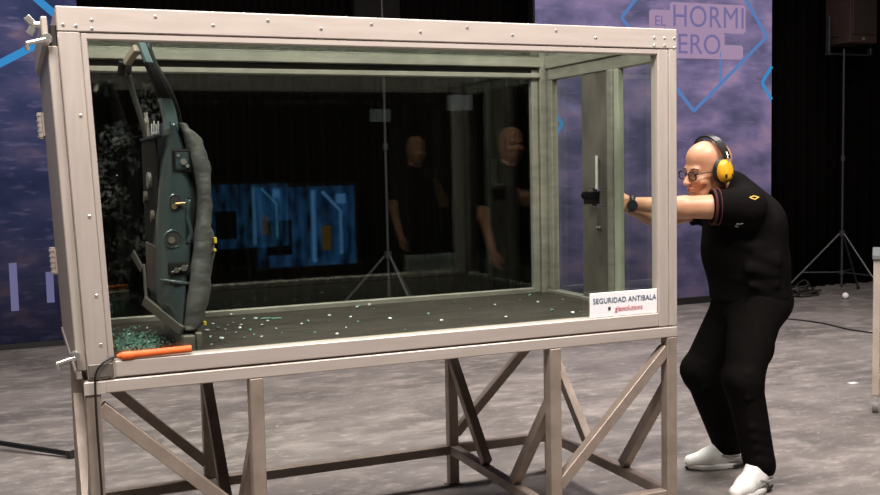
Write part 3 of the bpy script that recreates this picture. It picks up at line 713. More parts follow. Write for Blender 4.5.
def add_head(sol, C, rot, k=.012, s=1.0, bald=True):
    """head: local -X is the face, +Z up, -Y the left cheek. C = centre of the skull"""
    Rm = rot.to_3x3()
    P = lambda x, y, z: np.array(C)+np.array(Rm @ Vector((x*s, y*s, z*s)))
    E = lambda c, r, kk=k, cut=False: sol.ell(P(*c), np.array(r)*s, Rm, kk, cut)
    E((.015, 0, .035), (.098, .078, .085)); E((-.02, 0, .045), (.075, .07, .072))           # cranium, forehead
    E((-.035, 0, -.035), (.062, .062, .075), .03); E((-.055, 0, -.095), (.036, .042, .03), .03)   # face, chin
    sol.cone(P(.02, -.055, -.06), P(-.05, -.025, -.10), .022*s, .018*s, .025); sol.cone(P(.02, .055, -.06), P(-.05, .025, -.10), .022*s, .018*s, .025)
    sol.cone(P(-.085, -.035, .008), P(-.085, .035, .008), .013*s, .013*s, .015)              # brow
    for y in (-1, 1):
        E((-.092, y*.031, -.012), (.016, .020, .013), .010, True)                            # eye socket
        E((-.078, y*.031, -.013), (.014, .014, .012), .004)                                  # eyeball under the lid
        E((-.072, y*.042, -.042), (.022, .022, .018), .02)                                   # cheek
        E((.012, y*.079, -.018), (.024, .010, .034), .008); E((.006, y*.088, -.014), (.011, .006, .018), .004, True)
    sol.cone(P(-.094, 0, -.005), P(-.117, 0, -.045), .009*s, .012*s, .010)                   # nose
    E((-.110, -.011, -.047), (.010, .008, .008), .006); E((-.110, .011, -.047), (.010, .008, .008), .006)
    E((-.092, 0, -.072), (.014, .024, .0065), .006); E((-.090, 0, -.084), (.014, .022, .0075), .006)   # lips
    E((-.106, 0, -.0775), (.012, .026, .0016), .003, True)
    return P
def add_hand(sol, wrist, palm_dir, thumb_side, palm_n, curl, s=1.0, spread=.018):
    """palm + five fingers. palm_dir: wrist to knuckles, thumb_side: towards the index finger edge, palm_n: out of the palm"""
    w_, d, t, n = [np.array(Vector(q).normalized()) if i else np.array(q, float) for i, q in enumerate((wrist, palm_dir, thumb_side, palm_n))]
    kn = w_+d*.085*s
    for f in np.linspace(-1, 1, 4): sol.cone(w_+t*f*.016*s+d*.01, kn+t*f*.028*s, .014*s, .012*s, .012)
    lens = [(.030, .022, .017), (.036, .025, .019), (.040, .027, .020), (.037, .025, .019)]
    tips = []
    for i, L_ in enumerate(lens[::1]):
        f = (-1, -.33, .33, 1)[i]; p_ = kn+t*f*.029*s; ang = 0
        for j, l in enumerate(L_):
            ang += curl[j]; dirv = d*math.cos(ang)+n*math.sin(ang)
            q = p_+dirv*l*s; sol.cone(p_, q, (.0095-.0009*j)*s, (.0088-.0009*j)*s, .004); p_ = q
        tips.append(p_)
    p_ = w_+t*.022*s+d*.022*s; q = p_+(t*.55+d*.6+n*.45)/np.linalg.norm(t*.55+d*.6+n*.45)*.038*s
    sol.cone(p_, q, .014*s, .0115*s, .012); q2 = q+(d*.92+n*.35)/np.linalg.norm(d*.92+n*.35)*.030*s; sol.cone(q, q2, .011*s, .010*s, .004)
    q3 = q2+d*.024*s; sol.cone(q2, q3, .0098*s, .0085*s, .004)
    return kn, tips

# ---- the shooter: pose measured from the photograph
HC = (2.632, .455, 1.412)                                   # skull centre
HROT = Matrix.Rotation(R(0), 4, 'Z') @ Matrix.Rotation(R(-7), 4, 'Y') @ Matrix.Rotation(R(4), 4, 'X')
body = Solid()
HS = 1.02
HP = add_head(body, HC, HROT, s=HS)
NECK = (2.755, .46, 1.285)
body.cone(HP(.035, 0, -.05), NECK, .060, .068, .03)
CH, BE, PE = (2.83, .46, 1.16), (2.85, .455, .98), (2.86, .455, .84)
body.cone((2.79, .46, 1.23), CH, .095, .13, .05, (.46, 1.25)); body.cone(CH, BE, .13, .13, .05, (.46, 1.25)); body.cone(BE, PE, .13, .13, .05, (.46, 1.2))
SHL, ELL, WRL = (2.700, .285, 1.250), (2.455, .385, 1.252), (2.268, .495, 1.270)
SHR, ELR, WRR = (2.79, .645, 1.250), (2.53, .67, 1.19), (2.275, .565, 1.262)
for sh, el, wr in ((SHL, ELL, WRL), (SHR, ELR, WRR)):
    body.cone((2.79, .46, 1.235), sh, .06, .062, .05)
    body.cone(sh, el, .060, .046, .02); body.cone(el, wr, .045, .028, .02)
    m_ = tuple(.7*a+.3*b for a, b in zip(el, wr)); body.ell(m_, (.05, .04, .042), None, .02)
# hands closed on the pistol grip
add_hand(body, WRL, (-.97, .16, .12), (0, .12, 1), (.15, .95, 0), (.85, 1.0, .5), .92)
add_hand(body, WRR, (-.97, -.18, .12), (0, -.12, 1), (.15, -.95, 0), (.95, 1.0, .5), .92)
HIL, KNL, ANL = (2.835, .375, .80), (2.705, .305, .50), (2.795, .310, .10)
HIR, KNR, ANR = (2.885, .545, .80), (2.715, .620, .485), (2.885, .640, .10)
for hi_, kn, an in ((HIL, KNL, ANL), (HIR, KNR, ANR)):
    body.cone(PE, hi_, .10, .09, .05); body.cone(hi_, kn, .085, .055, .03); body.cone(kn, an, .052, .036, .02)
    body.cone(an, (an[0]-.02, an[1], .06), .036, .035, .02)
person = solid_obj('person', body, .0042, SKINM)
tag(person, 'bald man in black polo and trousers aiming a pistol into the case', 'person')

# polo shirt
sh = Solid()
sh.cone((2.78, .46, 1.265), (2.815, .46, 1.17), .100, .140, .05, (.46, 1.28)); sh.cone((2.815, .46, 1.17), (2.845, .458, 1.0), .142, .158, .05, (.46, 1.25)); sh.cone((2.845, .458, 1.0), (2.862, .455, .86), .158, .165, .05, (.46, 1.2))
sh.ell((2.79, .46, 1.05), (.13, .17, .13), None, .05)
sh.ell((2.87, .46, 1.15), (.105, .19, .15), None, .06); sh.cone((2.80, .46, 1.27), (2.765, .46, 1.33), .085, .070, .05)
for s_, e_ in ((SHL, ELL), (SHR, ELR)):
    q = tuple(a+(b-a)*.52 for a, b in zip(s_, e_))
    sh.cone((2.78, .46, 1.235), s_, .095, .082, .05); sh.cone(s_, q, .082, .073, .03)
sh.cone((2.765, .46, 1.285), (2.735, .46, 1.325), .080, .076, .015)
# soft folds
for i in range(9):
    a = random.uniform(.2, .75); z = random.uniform(.9, 1.15); sh.cone((2.71+random.uniform(-.02, .05), a*.4+.2, z), (2.84, .26, z+random.uniform(-.10, -.02)), .010, .006, .03)
for i, z in enumerate((.91, .99, 1.08)): sh.cone((2.73, .29, z), (2.90, .285, z-.06+.02*i), .010, .006, .03)
def elc(s_, e_): return tuple(a+(b-a)*.56 for a, b in zip(s_, e_))
shirt = solid_obj('polo_shirt', sh, .006, CLOTH, person, clip=[((2.86, .46, .835), (.08, 0, -1)), (elc(SHL, ELL), tuple(b-a for a, b in zip(SHL, ELL))), ])
# dark red sleeve trims and collar tipping
def ring_band(name, c, ax, r, wd, th, m, par, sy=1.0):
    bm = bmesh.new(); ax = Vector(ax).normalized(); x, y = frame_mat(ax); n = 36; R4 = []
    for (rr, dz) in ((r-th, -wd/2), (r, -wd/2), (r, wd/2), (r-th, wd/2)):
        R4.append([bm.verts.new(Vector(c)+(x*math.cos(2*math.pi*k/n)+y*math.sin(2*math.pi*k/n)*sy)*rr+ax*dz) for k in range(n)])
    for i in range(4):
        a, b = R4[i], R4[(i+1) % 4]
        for k in range(n): bm.faces.new((a[k], a[(k+1) % n], b[(k+1) % n], b[k]))
    return obj(name, bm, m, par, smooth=True)
dL = tuple(b-a for a, b in zip(SHL, ELL)); cL = tuple(a+(b-a)*.535 for a, b in zip(SHL, ELL)); cL2 = tuple(a+(b-a)*.46 for a, b in zip(SHL, ELL))
ring_band('sleeve_trim', cL, dL, .0790, .009, .010, TRED, shirt)
ring_band('sleeve_trim', cL2, dL, .0810, .004, .010, TRED, shirt)
EMB = mat('grey_stitching', (.34, .34, .36), .7); EMY = mat('yellow_stitching', (.62, .42, .06), .7)
def stitched(par, P_, N_, pts, m, th=.004):
    """small embroidered mark on the cloth"""
    P_, N_ = Vector(P_), Vector(N_).normalized(); x, y = frame_mat(N_); bm = bmesh.new()
    for a, b in zip(pts, pts[1:]): add_bar(bm, P_+x*a[0]+y*a[1], P_+x*b[0]+y*b[1], .0045, th, 0, N_)
    return obj('emblem', bm, m, par)
def surf(o, origin, direc):
    ok, loc, nor, _ = o.ray_cast(Vector(origin), Vector(direc).normalized()); return (loc, nor) if ok else (None, None)
bpy.context.view_layer.update()
def local_ray(o, origin, direc):
    M = o.matrix_world.inverted(); return surf(o, M @ Vector(origin), M.to_3x3() @ Vector(direc))
for (px_, py_, pz_), shape, m in (((2.60, .20, 1.175), [(-.018, .016), (-.004, .006), (.006, .014), (.010, -.004), (.018, -.014), (.004, -.018)], EMB), ((2.66, .16, 1.292), [(-.020, .004), (0, .010), (.020, .004), (0, -.006), (-.020, .004)], EMY)):
    tgt = Vector((2.76, .42, pz_-.03 if m is EMY else pz_)); L_, N_ = local_ray(shirt, (px_, py_, pz_), tgt-Vector((px_, py_, pz_)))
    if L_: stitched(shirt, L_+N_*.001, N_, shape, m)

# trousers
tr = Solid()
tr.cone((2.862, .455, .875), (2.868, .455, .82), .150, .152, .05, (.455, 1.2)); tr.ell((2.92, .46, .82), (.11, .17, .11), None, .05)
for hi_, kn, an in ((HIL, KNL, ANL), (HIR, KNR, ANR)):
    tr.cone(hi_, kn, .118, .082, .04); tr.cone(kn, (an[0]+.005, an[1], .105), .080, .068, .03)
    tr.cone((kn[0]-.02, kn[1], kn[2]), (kn[0]-.012, kn[1], kn[2]-.03), .066, .06, .03)
    tr.cone((an[0]-.02, an[1]-.03, .13), (an[0]+.03, an[1]+.02, .115), .052, .055, .02)
    for i in range(4):
        z = kn[2]+.05-.035*i; tr.cone((kn[0]-.03, kn[1]-.066, z-.01), (kn[0]+.05, kn[1]-.045, z+.02), .012, .010, .02)
    for i in range(4):
        z = .14+.05*i; f = (z-.1)/(kn[2]-.1); cx2 = an[0]+(kn[0]-an[0])*f; cy2 = an[1]+(kn[1]-an[1])*f
        tr.cone((cx2-.04, cy2-.055, z+.012), (cx2+.03, cy2-.055, z-.012), .012, .008, .025)
trou = solid_obj('trousers', tr, .006, CLOTHT, person, clip=[((2.8, .4, .072), (0, 0, -1)), ((2.86, .46, .868), (0, 0, 1))])
# cargo pocket flap on the near thigh
pk = Solid(); mid = tuple(.45*a+.55*b for a, b in zip(HIL, KNL))
pk.ell((mid[0]+.01, mid[1]-.083, mid[2]-.005), (.055, .016, .075), Matrix.Rotation(R(18), 4, 'Y'), .01)
solid_obj('cargo_pocket', pk, .006, CLOTHT, trou)
# shoes
SHOEW = mat('white_shoe_leather', (.90, .88, .86), .45, 0, (.86, .84, .82), 30, bump=.05)
SOLEW = mat('white_rubber_sole', (.84, .81, .79), .55)
GREYP = mat('grey_shoe_panel', (.30, .29, .29), .5)
def shoe(ank, toe_dir):
    d = Vector((toe_dir[0], toe_dir[1], 0)).normalized(); n = Vector((-d.y, d.x, 0)); A = Vector((ank[0], ank[1], 0))
    P_ = lambda a, b, z: np.array(A+d*a*1.16+n*b*1.12+Vector((0, 0, z*1.08)))
    s = Solid()
    s.cone(P_(-.045, 0, .060), P_(.02, 0, .066), .040, .042, .03); s.cone(P_(.02, 0, .062), P_(.10, .002, .046), .044, .036, .03)
    s.cone(P_(.10, .002, .044), P_(.168, .006, .040), .041, .030, .03); s.cone(P_(-.05, 0, .075), P_(.03, 0, .105), .036, .030, .03)
    s.cone(P_(.03, 0, .098), P_(.09, 0, .066), .030, .024, .025)
    up_ = solid_obj('shoe', s, .005, SHOEW, person, clip=[((0, 0, .028), (0, 0, -1)), (tuple(P_(0, 0, .118)), (0, 0, 1))])
    # sole: outline swept
    bm = bmesh.new(); n_ = 40; rings = []
    for z, g in ((.001, -.004), (.008, .002), (.020, .003), (.0275, -.001)):
        ring = []
        for k in range(n_):
            t = 2*math.pi*k/n_; a = .058+.128*math.cos(t); wv = (.040+.008*math.cos(t)-.006*math.cos(2*t))
            ring.append(bm.verts.new(Vector(P_(a+g*math.cos(t), (wv+g)*math.sin(t), z+(.006 if (a > .14 and z < .01) else 0)))))
        rings.append(ring)
    for a, b in zip(rings, rings[1:]):
        for k in range(n_): bm.faces.new((a[k], a[(k+1) % n_], b[(k+1) % n_], b[k]))
    bm.faces.new(rings[0][::-1]); bm.faces.new(rings[-1]); so = obj('sole', bm, SOLEW, up_, smooth=False)
    for sgn in (-1, 1):
        bm = bmesh.new(); P1 = [Vector(P_(a, sgn*b, z)) for a, b, z in ((-.058, .030, .050), (-.030, .041, .048), (.015, .046, .052), (.050, .043, .066))]
        add_tube(bm, catmull(P1, 5), .006, 6); obj('side_stripe', bm, GREYP, up_, smooth=True)
        bm = bmesh.new(); P1 = [Vector(P_(a, sgn*b, .015)) for a, b in ((-.055, .030), (-.030, .038), (.0, .042))]
        add_tube(bm, catmull(P1, 4), .006, 6); obj('sole_window', bm, BLACK, so, smooth=True)
    bm = bmesh.new(); add_tube(bm, [Vector(P_(.178, -.012, .012)), Vector(P_(.186, .0, .012)), Vector(P_(.182, .012, .012))], .007, 6); obj('toe_bumper', bm, BLACK, so)
    for i in range(4):
        bm = bmesh.new(); a = .045+.017*i; add_tube(bm, catmull([Vector(P_(a, -.018, .112-.62*(a-.03)*.9)), Vector(P_(a+.004, 0, .122-.62*(a-.03)*.95)), Vector(P_(a, .018, .112-.62*(a-.03)*.9))], 4), .003, 6); obj('lace', bm, SHOEW, up_, smooth=True)
shoe((2.775, .292, 0), (-.93, -.36)); shoe((2.895, .640, 0), (-.97, .22))

# ---- pistol through the port
pg = thing('pistol', 'black pistol pushed through the slot in the end wall plate', 'pistol', (2.24, .530, 1.20))
bm = bmesh.new(); cube(bm, 2.050, 2.240, 0.5170, 0.5430, 1.296, 1.327, .004, 2); obj('slide', bm, BLACKM, pg)
bm = bmesh.new(); cube(bm, 2.058, 2.230, 0.5185, 0.5415, 1.274, 1.2955, .003); obj('pistol_frame', bm, BLACK, pg)
cyl('barrel', (2.043, .530, 1.312), (2.051, .530, 1.312), .0085, BLACKM, pg)
bm = bmesh.new(); add_bar(bm, (2.205, .530, 1.280), (2.232, .530, 1.185), .026, .046, .006, Vector((-1, 0, 0))); obj('grip', bm, BLACK, pg)
bm = bmesh.new(); add_tube(bm, catmull([(2.185, .530, 1.274), (2.180, .530, 1.250), (2.155, .530, 1.247), (2.140, .530, 1.274)], 5), .0035, 6); obj('trigger_guard', bm, BLACK, pg, smooth=True)
bm = bmesh.new(); add_cyl(bm, (2.065, .530, 1.327), (2.065, .530, 1.333), .003); obj('front_sight', bm, BLACK, pg)
# ---- wristwatch
d = Vector(WRL)-Vector(ELL); wc = Vector(ELL)+d*1.0
wt = thing('wristwatch', 'chunky black wristwatch on the left forearm of the man', 'watch', wc)
ring_band('watch_strap', wc, d, .0375, .024, .006, BLACK, wt)
x, y = frame_mat(d); out = Vector((-.35, -.93, -.12)); out = (out-d.normalized()*out.dot(d.normalized())).normalized()
cyl('watch_case', wc+out*.032, wc+out*.047, .023, BLACKM, wt, n=24); cyl('watch_face', wc+out*.0471, wc+out*.0480, .019, mat('watch_glass', (.03, .035, .04), .1), wt, n=24)
# ---- ear defenders
em = thing('ear_defenders', 'yellow ear defenders with black headband worn by the bald man', 'ear defenders', HC)
HV = lambda x, y, z: Vector(HP(x, y, z))
YELC = mat('yellow_cup_shell', (.80, .42, .02), .35, 0, (.72, .36, .015), 12)
hrot = HROT.to_3x3()
for sgn in (-1, 1):
    cu = Solid(); cu.ell(HP(.008, sgn*.103, -.004), (.039, .027, .050), hrot, .01); cu.ell(HP(.005, sgn*.114, -.020), (.024, .018, .026), hrot, .02)
    cup = solid_obj('ear_cup', cu, .004, YELC, em)
    cs = Solid()
    for k_ in range(18):
        t = 2*math.pi*k_/18; t2 = 2*math.pi*(k_+1)/18
        cs.cone(HP(.005+.030*math.cos(t), sgn*.086, -.004+.041*math.sin(t)), HP(.005+.030*math.cos(t2), sgn*.086, -.004+.041*math.sin(t2)), .012, .012, .006)
    solid_obj('ear_cushion', cs, .004, BLACK, em)
    cyl('cup_vent', HV(-.006, sgn*.121, -.020), HV(-.006, sgn*.1335, -.021), .0085, BLACK, cup, n=14); cyl('cup_vent', HV(.018, sgn*.120, -.020), HV(.018, sgn*.1325, -.021), .007, BLACK, cup, n=14)
    tube('band_wire', [HV(.010, sgn*.120, .02), HV(.018, sgn*.114, .05), HV(.024, sgn*.100, .075)], .0035, CHROME, em, k=5)
bm = bmesh.new(); rows = []
for i in range(25):
    t = math.pi*i/24; cy_, cz2 = math.cos(t), math.sin(t)
    q = []
    for a, rr in ((-.016, .0), (.016, .0), (.016, .008), (-.016, .008)):
        q.append(bm.verts.new(HV(.022+a-.012*cz2, -cy_*(.100+rr), .045+cz2*(.090+rr))))
    rows.append(q)
for a, b in zip(rows, rows[1:]):
    for k in range(4): bm.faces.new((a[k], a[(k+1) % 4], b[(k+1) % 4], b[k]))
bm.faces.new(rows[0]); bm.faces.new(rows[-1][::-1]); obj('headband', bm, mat('black_headband', (.02, .02, .02), .3), em)
# ---- glasses
gs = thing('glasses', 'black framed glasses worn by the bald man', 'glasses', HP(-.10, 0, -.01))
for sgn in (-1, 1):
    pts = []
    for k in range(20):
        t = 2*math.pi*k/20; cx3, sx3 = math.cos(t), math.sin(t); e_ = .6
        pts.append(HV(-.106+.012*abs(cx3*.8+.3*sgn*0)*0, sgn*.034+.025*math.copysign(abs(cx3)**e_, cx3), -.014+.017*math.copysign(abs(sx3)**e_, sx3)))
    bm = bmesh.new(); add_tube(bm, pts+[pts[0]], .0030, 6); fr_ = obj('rim', bm, BLACK, gs, smooth=True)
    bm = bmesh.new(); vs = [bm.verts.new(q) for q in pts]; nrm = hrot @ Vector((-1, 0, 0)); vs2 = [bm.verts.new(q+nrm*.0015) for q in pts]
    bm.faces.new(vs); bm.faces.new(vs2[::-1])
    for k in range(20): bm.faces.new((vs[k], vs[(k+1) % 20], vs2[(k+1) % 20], vs2[k]))
    obj('lens', bm, glass('lens_glass', (.97, .97, .97)), fr_)
    tube('temple_arm', [HV(-.106, sgn*.059, -.006), HV(-.100, sgn*.067, -.004), HV(-.04, sgn*.080, -.002), HV(.015, sgn*.088, -.008)], .0028, BLACK, gs, k=5)
tube('nose_bridge', [HV(-.107, -.009, -.008), HV(-.112, 0, -.004), HV(-.107, .009, -.008)], .0026, BLACK, gs, k=4)
# goatee shade, eyebrows
BRW = mat('greying_hair', (.09, .065, .055), .8)
for sgn in (-1, 1):
    tube('eyebrow', [HV(-.096, sgn*.016, .010), HV(-.097, sgn*.032, .015), HV(-.086, sgn*.050, .010)], .0035, BRW, person, k=4)
    q = Solid(); q.ell(HP(-.0905, sgn*.031, -.013), (.0035, .008, .0055), hrot, .002); solid_obj('eye', q, .0018, mat('eye_dark', (.05, .035, .03), .2), person)

# ------------------------------------------------------------------ stands, loudspeaker, cart and floor clutter
STM = mat('stand_dark_metal', (.045, .045, .048), .4, .5)
def tripod(name, label, x, y, top, joint, foot_r, rot, spread_z=None, m=STM, r=.012, ground=.0):
    t = thing(name, label, 'stand', (x, y, 0))
    cyl('pole', (x, y, .09), (x, y, top), r, m, t); cyl('pole_collar', (x, y, top*.55), (x, y, top*.55+.06), r*1.9, m, t)
    cyl('leg_hub', (x, y, joint-.03), (x, y, joint+.03), r*2.6, m, t)
    if spread_z: cyl('spreader_hub', (x, y, spread_z-.02), (x, y, spread_z+.02), r*2.4, m, t)
    for k in range(3):
        a = R(rot+120*k); fx_, fy_ = x+foot_r*math.cos(a), y+foot_r*math.sin(a)
        lg_ = cyl('leg', (x+.02*math.cos(a), y+.02*math.sin(a), joint), (fx_, fy_, .02), r*.9, m, t, n=10)
        cyl('rubber_foot', (fx_, fy_, .0), (fx_-.01*math.cos(a), fy_-.01*math.sin(a), .035), r*1.5, BLACK, lg_, n=10)
        if spread_z:
            f = (joint-spread_z)/(joint-.02); cyl('spreader_arm', (x, y, spread_z), (x+foot_r*f*math.cos(a), y+foot_r*f*math.sin(a), spread_z), r*.6, m, t, n=8)
    return t
tripod('speaker_stand', 'dark tripod stand holding the loudspeaker before the curtain', 7.79, 5.0, 2.56, .66, .62, 30, .25)
tripod('light_stand', 'thin tripod stand seen through the back pane of the case', 2.83, 5.2, 2.9, .68, .62, 160, None, mat('stand_grey_metal', (.045, .045, .045), .45, .4), .013)
tripod('light_stand', 'black stand whose leg lies on the floor behind the case', -.62, 2.88, 2.2, .055, .92, -44.5, None, BLACKM, .015)
sp = thing('loudspeaker', 'dark brown box loudspeaker on a tripod stand beside the curtain', 'loudspeaker', (7.95, 5.0, 2.56))
SPB = mat('brown_speaker_box', (.040, .022, .016), .6, 0, (.03, .017, .013), 9)
box('cabinet', 7.775, 8.135, 4.90, 5.25, 2.615, 3.35, SPB, sp, bev=.012, seg=2)
box('grille', 7.80, 8.11, 4.888, 4.899, 2.70, 3.32, mat('speaker_grille', (.030, .017, .013), .7, 0, (.012, .008, .007), 160, lo=.45, hi=.55), sp, bev=.004)
cyl('badge', (7.95, 4.892, 2.655), (7.95, 4.8995, 2.655), .016, CHROME, sp)
for x in (7.64, 8.20): box('yoke_arm', x-.01, x+.01, 5.04, 5.09, 2.5205, 2.90 if x < 7.7 else 2.75, STM, sp, bev=.002)
box('yoke_base', 7.63, 8.21, 5.03, 5.10, 2.50, 2.52, STM, sp, bev=.002)
for xa, xb in ((7.65, 7.775), (8.135, 8.19)): cyl('yoke_pin', (xa, 5.065, 2.70), (xb, 5.065, 2.70), .012, STM, sp)
# ball, cable heap, cable on the floor
bm = bmesh.new(); bmesh.ops.create_uvsphere(bm, u_segments=20, v_segments=14, radius=.033)
for v in bm.verts: v.co += Vector((7.65, 4.80, .033))
bl = obj('foam_ball', bm, mat('white_foam', (.85, .82, .80), .7), None, smooth=True); tag(bl, 'small white foam ball on the floor before the curtain', 'ball')
bm = bmesh.new(); P = []
for i in range(120):
    t = i*.42; P.append(Vector((7.50+.20*math.cos(t)*(1+.25*math.sin(i*.7)), 5.25+.14*math.sin(t*1.03)+.02*math.sin(i), .012+.0012*i*(.5+.5*math.sin(i*.31)))))
add_tube(bm, P, .010, 6)
tag(obj('cable_coil', bm, mat('cable_grey', (.030, .027, .024), .6), None, smooth=True), 'tangled heap of dark cable at the foot of the speaker stand', 'cable')
tag(tube('floor_cable', [(5.9, 4.3, .006), (6.18, 4.08, .006), (6.3, 3.7, .006), (6.25, 3.3, .006), (6.35, 2.9, .006), (6.6, 2.4, .006)], .007, BLACK), 'thin black cable lying across the grey studio floor', 'cable')
for (x, y, a, b) in ((4.75, 1.75, .03, .02),):
    tag(box('paper_scrap', x-a, x+a, y-b, y+b, 0.0005, .0025, WHITE, bev=0), 'tiny white paper scrap lying on the studio floor', 'paper')
# rolling cart at the right, seen by one post
ct = thing('rolling_cart', 'pale metal rolling cart with grey top beside the man', 'cart', (4.3, 1.1, 0))
CARTM = mat('cart_cream_metal', (.52, .44, .37), .45, .2)
ca = R(38); ex = Vector((math.cos(ca), -math.sin(ca)*0+.0, 0)).normalized(); ex = Vector((.699, -.715, 0)); ey = Vector((.715, .699, 0)); O = Vector((4.262, 1.115, 0))
Q = lambda a, b, z: O+ex*a+ey*b+Vector((0, 0, z))
for a in (.02, .72):
    for b in (.02, .48):
        pt_ = bar('post', Q(a, b, .10), Q(a, b, .875), .038, .038, CARTM, ct, ex)
        wl = cyl('caster', Q(a-.016, b, .035), Q(a+.016, b, .035), .035, mat('caster_grey', (.20, .19, .18), .5), ct, n=20)
        bar('caster_fork', Q(a, b, .055), Q(a, b, .099), .030, .022, CHROME, ct, ex)
for z in (.12, .80): 
    bar('shelf_rail', Q(.04, .02, z), Q(.70, .02, z), .03, .02, CARTM, ct); bar('shelf_rail', Q(.04, .48, z), Q(.70, .48, z), .03, .02, CARTM, ct)
bar('cart_top', Q(-.005, .25, .889), Q(.745, .25, .889), .54, .026, mat('cart_top_grey', (.16, .17, .175), .4), ct)

# ------------------------------------------------------------------ what the panes mirror: monitor and photographer on the near side of the studio
mo = thing('studio_monitor', 'studio monitor on a stand showing a blue picture mirrored in the panes', 'monitor', (1.69, -3.60, 0))
def monitor_mat():
    m = bpy.data.materials.new('monitor_picture'); m.use_nodes = True; nt = m.node_tree; nt.nodes.clear(); N = nt.nodes.new; L = nt.links.new
    tc = N('ShaderNodeTexCoord'); mp = N('ShaderNodeMapping'); mp.inputs['Scale'].default_value = (3.2, 1, 1.0); L(tc.outputs['Object'], mp.inputs[0])
    n = N('ShaderNodeTexNoise'); n.inputs['Scale'].default_value = 4.5; n.inputs['Detail'].default_value = 3; L(mp.outputs[0], n.inputs['Vector'])
    r = N('ShaderNodeValToRGB'); r.color_ramp.elements[0].position = .35; r.color_ramp.elements[0].color = (.002, .006, .02, 1); r.color_ramp.elements[1].position = .72; r.color_ramp.elements[1].color = (.05, .22, .55, 1)
    L(n.outputs['Fac'], r.inputs[0]); e = N('ShaderNodeEmission'); e.inputs[1].default_value = 1.6; L(r.outputs[0], e.inputs[0]); o = N('ShaderNodeOutputMaterial'); L(e.outputs[0], o.inputs[0]); return m
box('screen', 1.345, 2.035, -3.60, -3.58, .775, 1.325, monitor_mat(), mo, bev=0)
box('bezel', 1.32, 2.06, -3.66, -3.601, .75, 1.35, BLACK, mo)
cyl('pole', (1.69, -3.63, .02), (1.69, -3.63, .75), .03, BLACKM, mo); box('base', 1.44, 1.94, -3.85, -3.42, 0, .02, BLACKM, mo)
MB = emit('monitor_bright_blue', (.16, .45, .95), 1.7); MBD = emit('monitor_dark', (.004, .006, .012), 1); MBY = emit('monitor_ochre', (.35, .22, .05), .8)
bm = bmesh.new()
add_bar(bm, (1.93, -3.577, .85), (1.93, -3.577, 1.15), .004, .02, 0, Vector((1, 0, 0))); add_bar(bm, (1.93, -3.577, 1.15), (1.80, -3.577, 1.29), .004, .02, 0, Vector((1, 0, 0))); obj('picture_strut', bm, MB, mo)
box('picture_beam', 1.72, 1.75, -3.5795, -3.576, .80, 1.30, MB, mo, bev=0)
box('picture_lamp', 1.90, 1.97, -3.5795, -3.576, 1.20, 1.27, MB, mo, bev=.0015)
box('picture_figure', 1.40, 1.58, -3.5795, -3.576, .86, 1.10, MBD, mo, bev=.0015)
box('picture_panel', 1.79, 1.86, -3.5795, -3.576, .88, 1.05, MBY, mo, bev=.0015)
lp = thing('studio_lamp', 'small white studio lamp on a stand behind the photographer', 'lamp', (3.10, -4.12, 0))
box('panel', 3.0, 3.2, -4.14, -4.11, 1.88, 2.0, emit('led_panel_white', (.8, .82, .85), .4), lp, bev=.004); cyl('pole', (3.1, -4.16, .02), (3.1, -4.16, 1.95), .012, BLACKM, lp); box('base', 2.95, 3.25, -4.3, -4.02, 0, .02, BLACKM, lp)
# photographer, facing the case (+Y)
X0, Y0 = 3.17, -3.4
ph = Solid(); prot = Matrix.Rotation(R(-90), 4, 'Z')
PP = add_head(ph, (X0+.01, Y0, 1.60), prot, .014)
ph.cone(PP(.02, 0, -.06), (X0, Y0-.02, 1.42), .058, .062, .03)
SX = 1.0
ph.cone((X0-.13, Y0-.02, 1.36), (X0+.13, Y0-.02, 1.36), .09, .09, .05); ph.cone((X0-.07, Y0-.02, 1.2), (X0+.07, Y0-.02, 1.2), .12, .12, .06); ph.cone((X0-.06, Y0-.02, 1.0), (X0+.06, Y0-.02, 1.0), .12, .12, .06)
ph.cone((X0-.19, Y0-.02, 1.37), (X0-.215, Y0-.01, 1.08), .058, .045, .02); ph.cone((X0-.215, Y0-.01, 1.08), (X0-.185, Y0+.06, .84), .044, .028, .02)
ph.cone((X0+.19, Y0-.02, 1.37), (X0+.25, Y0+.03, 1.12), .058, .048, .02); ph.cone((X0+.25, Y0+.03, 1.12), (X0+.12, Y0+.22, 1.28), .046, .030, .02)
add_hand(ph, (X0-.185, Y0+.06, .84), (.1, .15, -1), (.2, 1, .1), (1, -.2, 0), (.35, .4, .3))
add_hand(ph, (X0+.12, Y0+.22, 1.28), (-.6, .5, .6), (-.3, .3, .9), (-.3, .9, -.3), (.7, .9, .5))
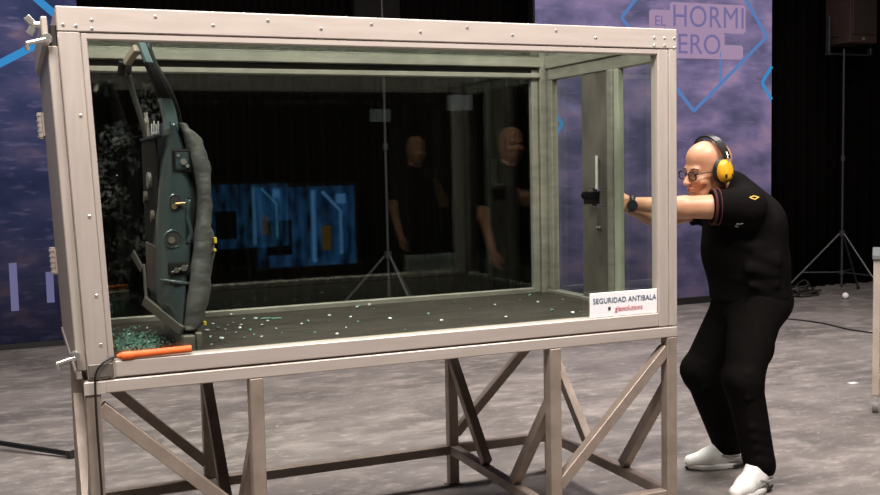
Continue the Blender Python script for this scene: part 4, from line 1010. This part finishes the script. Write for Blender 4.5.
for sgn in (-1, 1):
    ph.cone((X0+sgn*.09, Y0-.02, .92), (X0+sgn*.11, Y0+.02, .5), .085, .058, .03); ph.cone((X0+sgn*.11, Y0+.02, .5), (X0+sgn*.12, Y0-.02, .09), .052, .036, .02); ph.cone((X0+sgn*.12, Y0-.02, .04), (X0+sgn*.13, Y0+.15, .035), .035, .03, .02)
photog = solid_obj('person', ph, .008, SKINM); tag(photog, 'bald photographer in black holding a camera, mirrored in the panes', 'person')
c2 = Solid()
c2.cone((X0-.13, Y0-.02, 1.36), (X0+.13, Y0-.02, 1.36), .105, .105, .05); c2.cone((X0-.07, Y0-.02, 1.2), (X0+.07, Y0-.02, 1.2), .14, .14, .06); c2.cone((X0-.06, Y0-.02, 1.0), (X0+.06, Y0-.02, 1.0), .145, .145, .06)
c2.cone((X0-.19, Y0-.02, 1.37), (X0-.205, Y0-.015, 1.20), .075, .068, .03); c2.cone((X0+.19, Y0-.02, 1.37), (X0+.225, Y0+.01, 1.22), .075, .068, .03)
solid_obj('black_shirt', c2, .01, CLOTH, photog, clip=[((X0, Y0, .90), (0, 0, -1))])
c3 = Solid()
for sgn in (-1, 1):
    c3.cone((X0+sgn*.07, Y0-.02, .94), (X0+sgn*.11, Y0+.02, .5), .115, .08, .04); c3.cone((X0+sgn*.11, Y0+.02, .5), (X0+sgn*.12, Y0-.02, .12), .078, .065, .03)
solid_obj('trousers', c3, .01, CLOTHT, photog, clip=[((X0, Y0, .06), (0, 0, -1)), ((X0, Y0, .98), (0, 0, 1))])
c4 = Solid()
for sgn in (-1, 1):
    q = Solid(); q.cone((X0+sgn*.12, Y0-.04, .045), (X0+sgn*.135, Y0+.17, .04), .048, .04, .02); solid_obj('shoe', q, .008, BLACK, photog, clip=[((0, 0, .002), (0, 0, -1))])
cm = thing('photo_camera', 'black photo camera with long lens held by the photographer', 'camera', (X0+.06, Y0+.3, 1.36))
box('camera_body', X0-.01, X0+.13, Y0+.28, Y0+.35, 1.34, 1.44, BLACK, cm, bev=.012, seg=2)
cyl('lens', (X0+.06, Y0+.3505, 1.385), (X0+.06, Y0+.50, 1.385), .042, BLACKM, cm, r2=.048, n=24); cyl('lens_glass', (X0+.06, Y0+.5005, 1.385), (X0+.06, Y0+.503, 1.385), .038, mat('lens_dark', (.02, .02, .03), .05), cm, n=24)
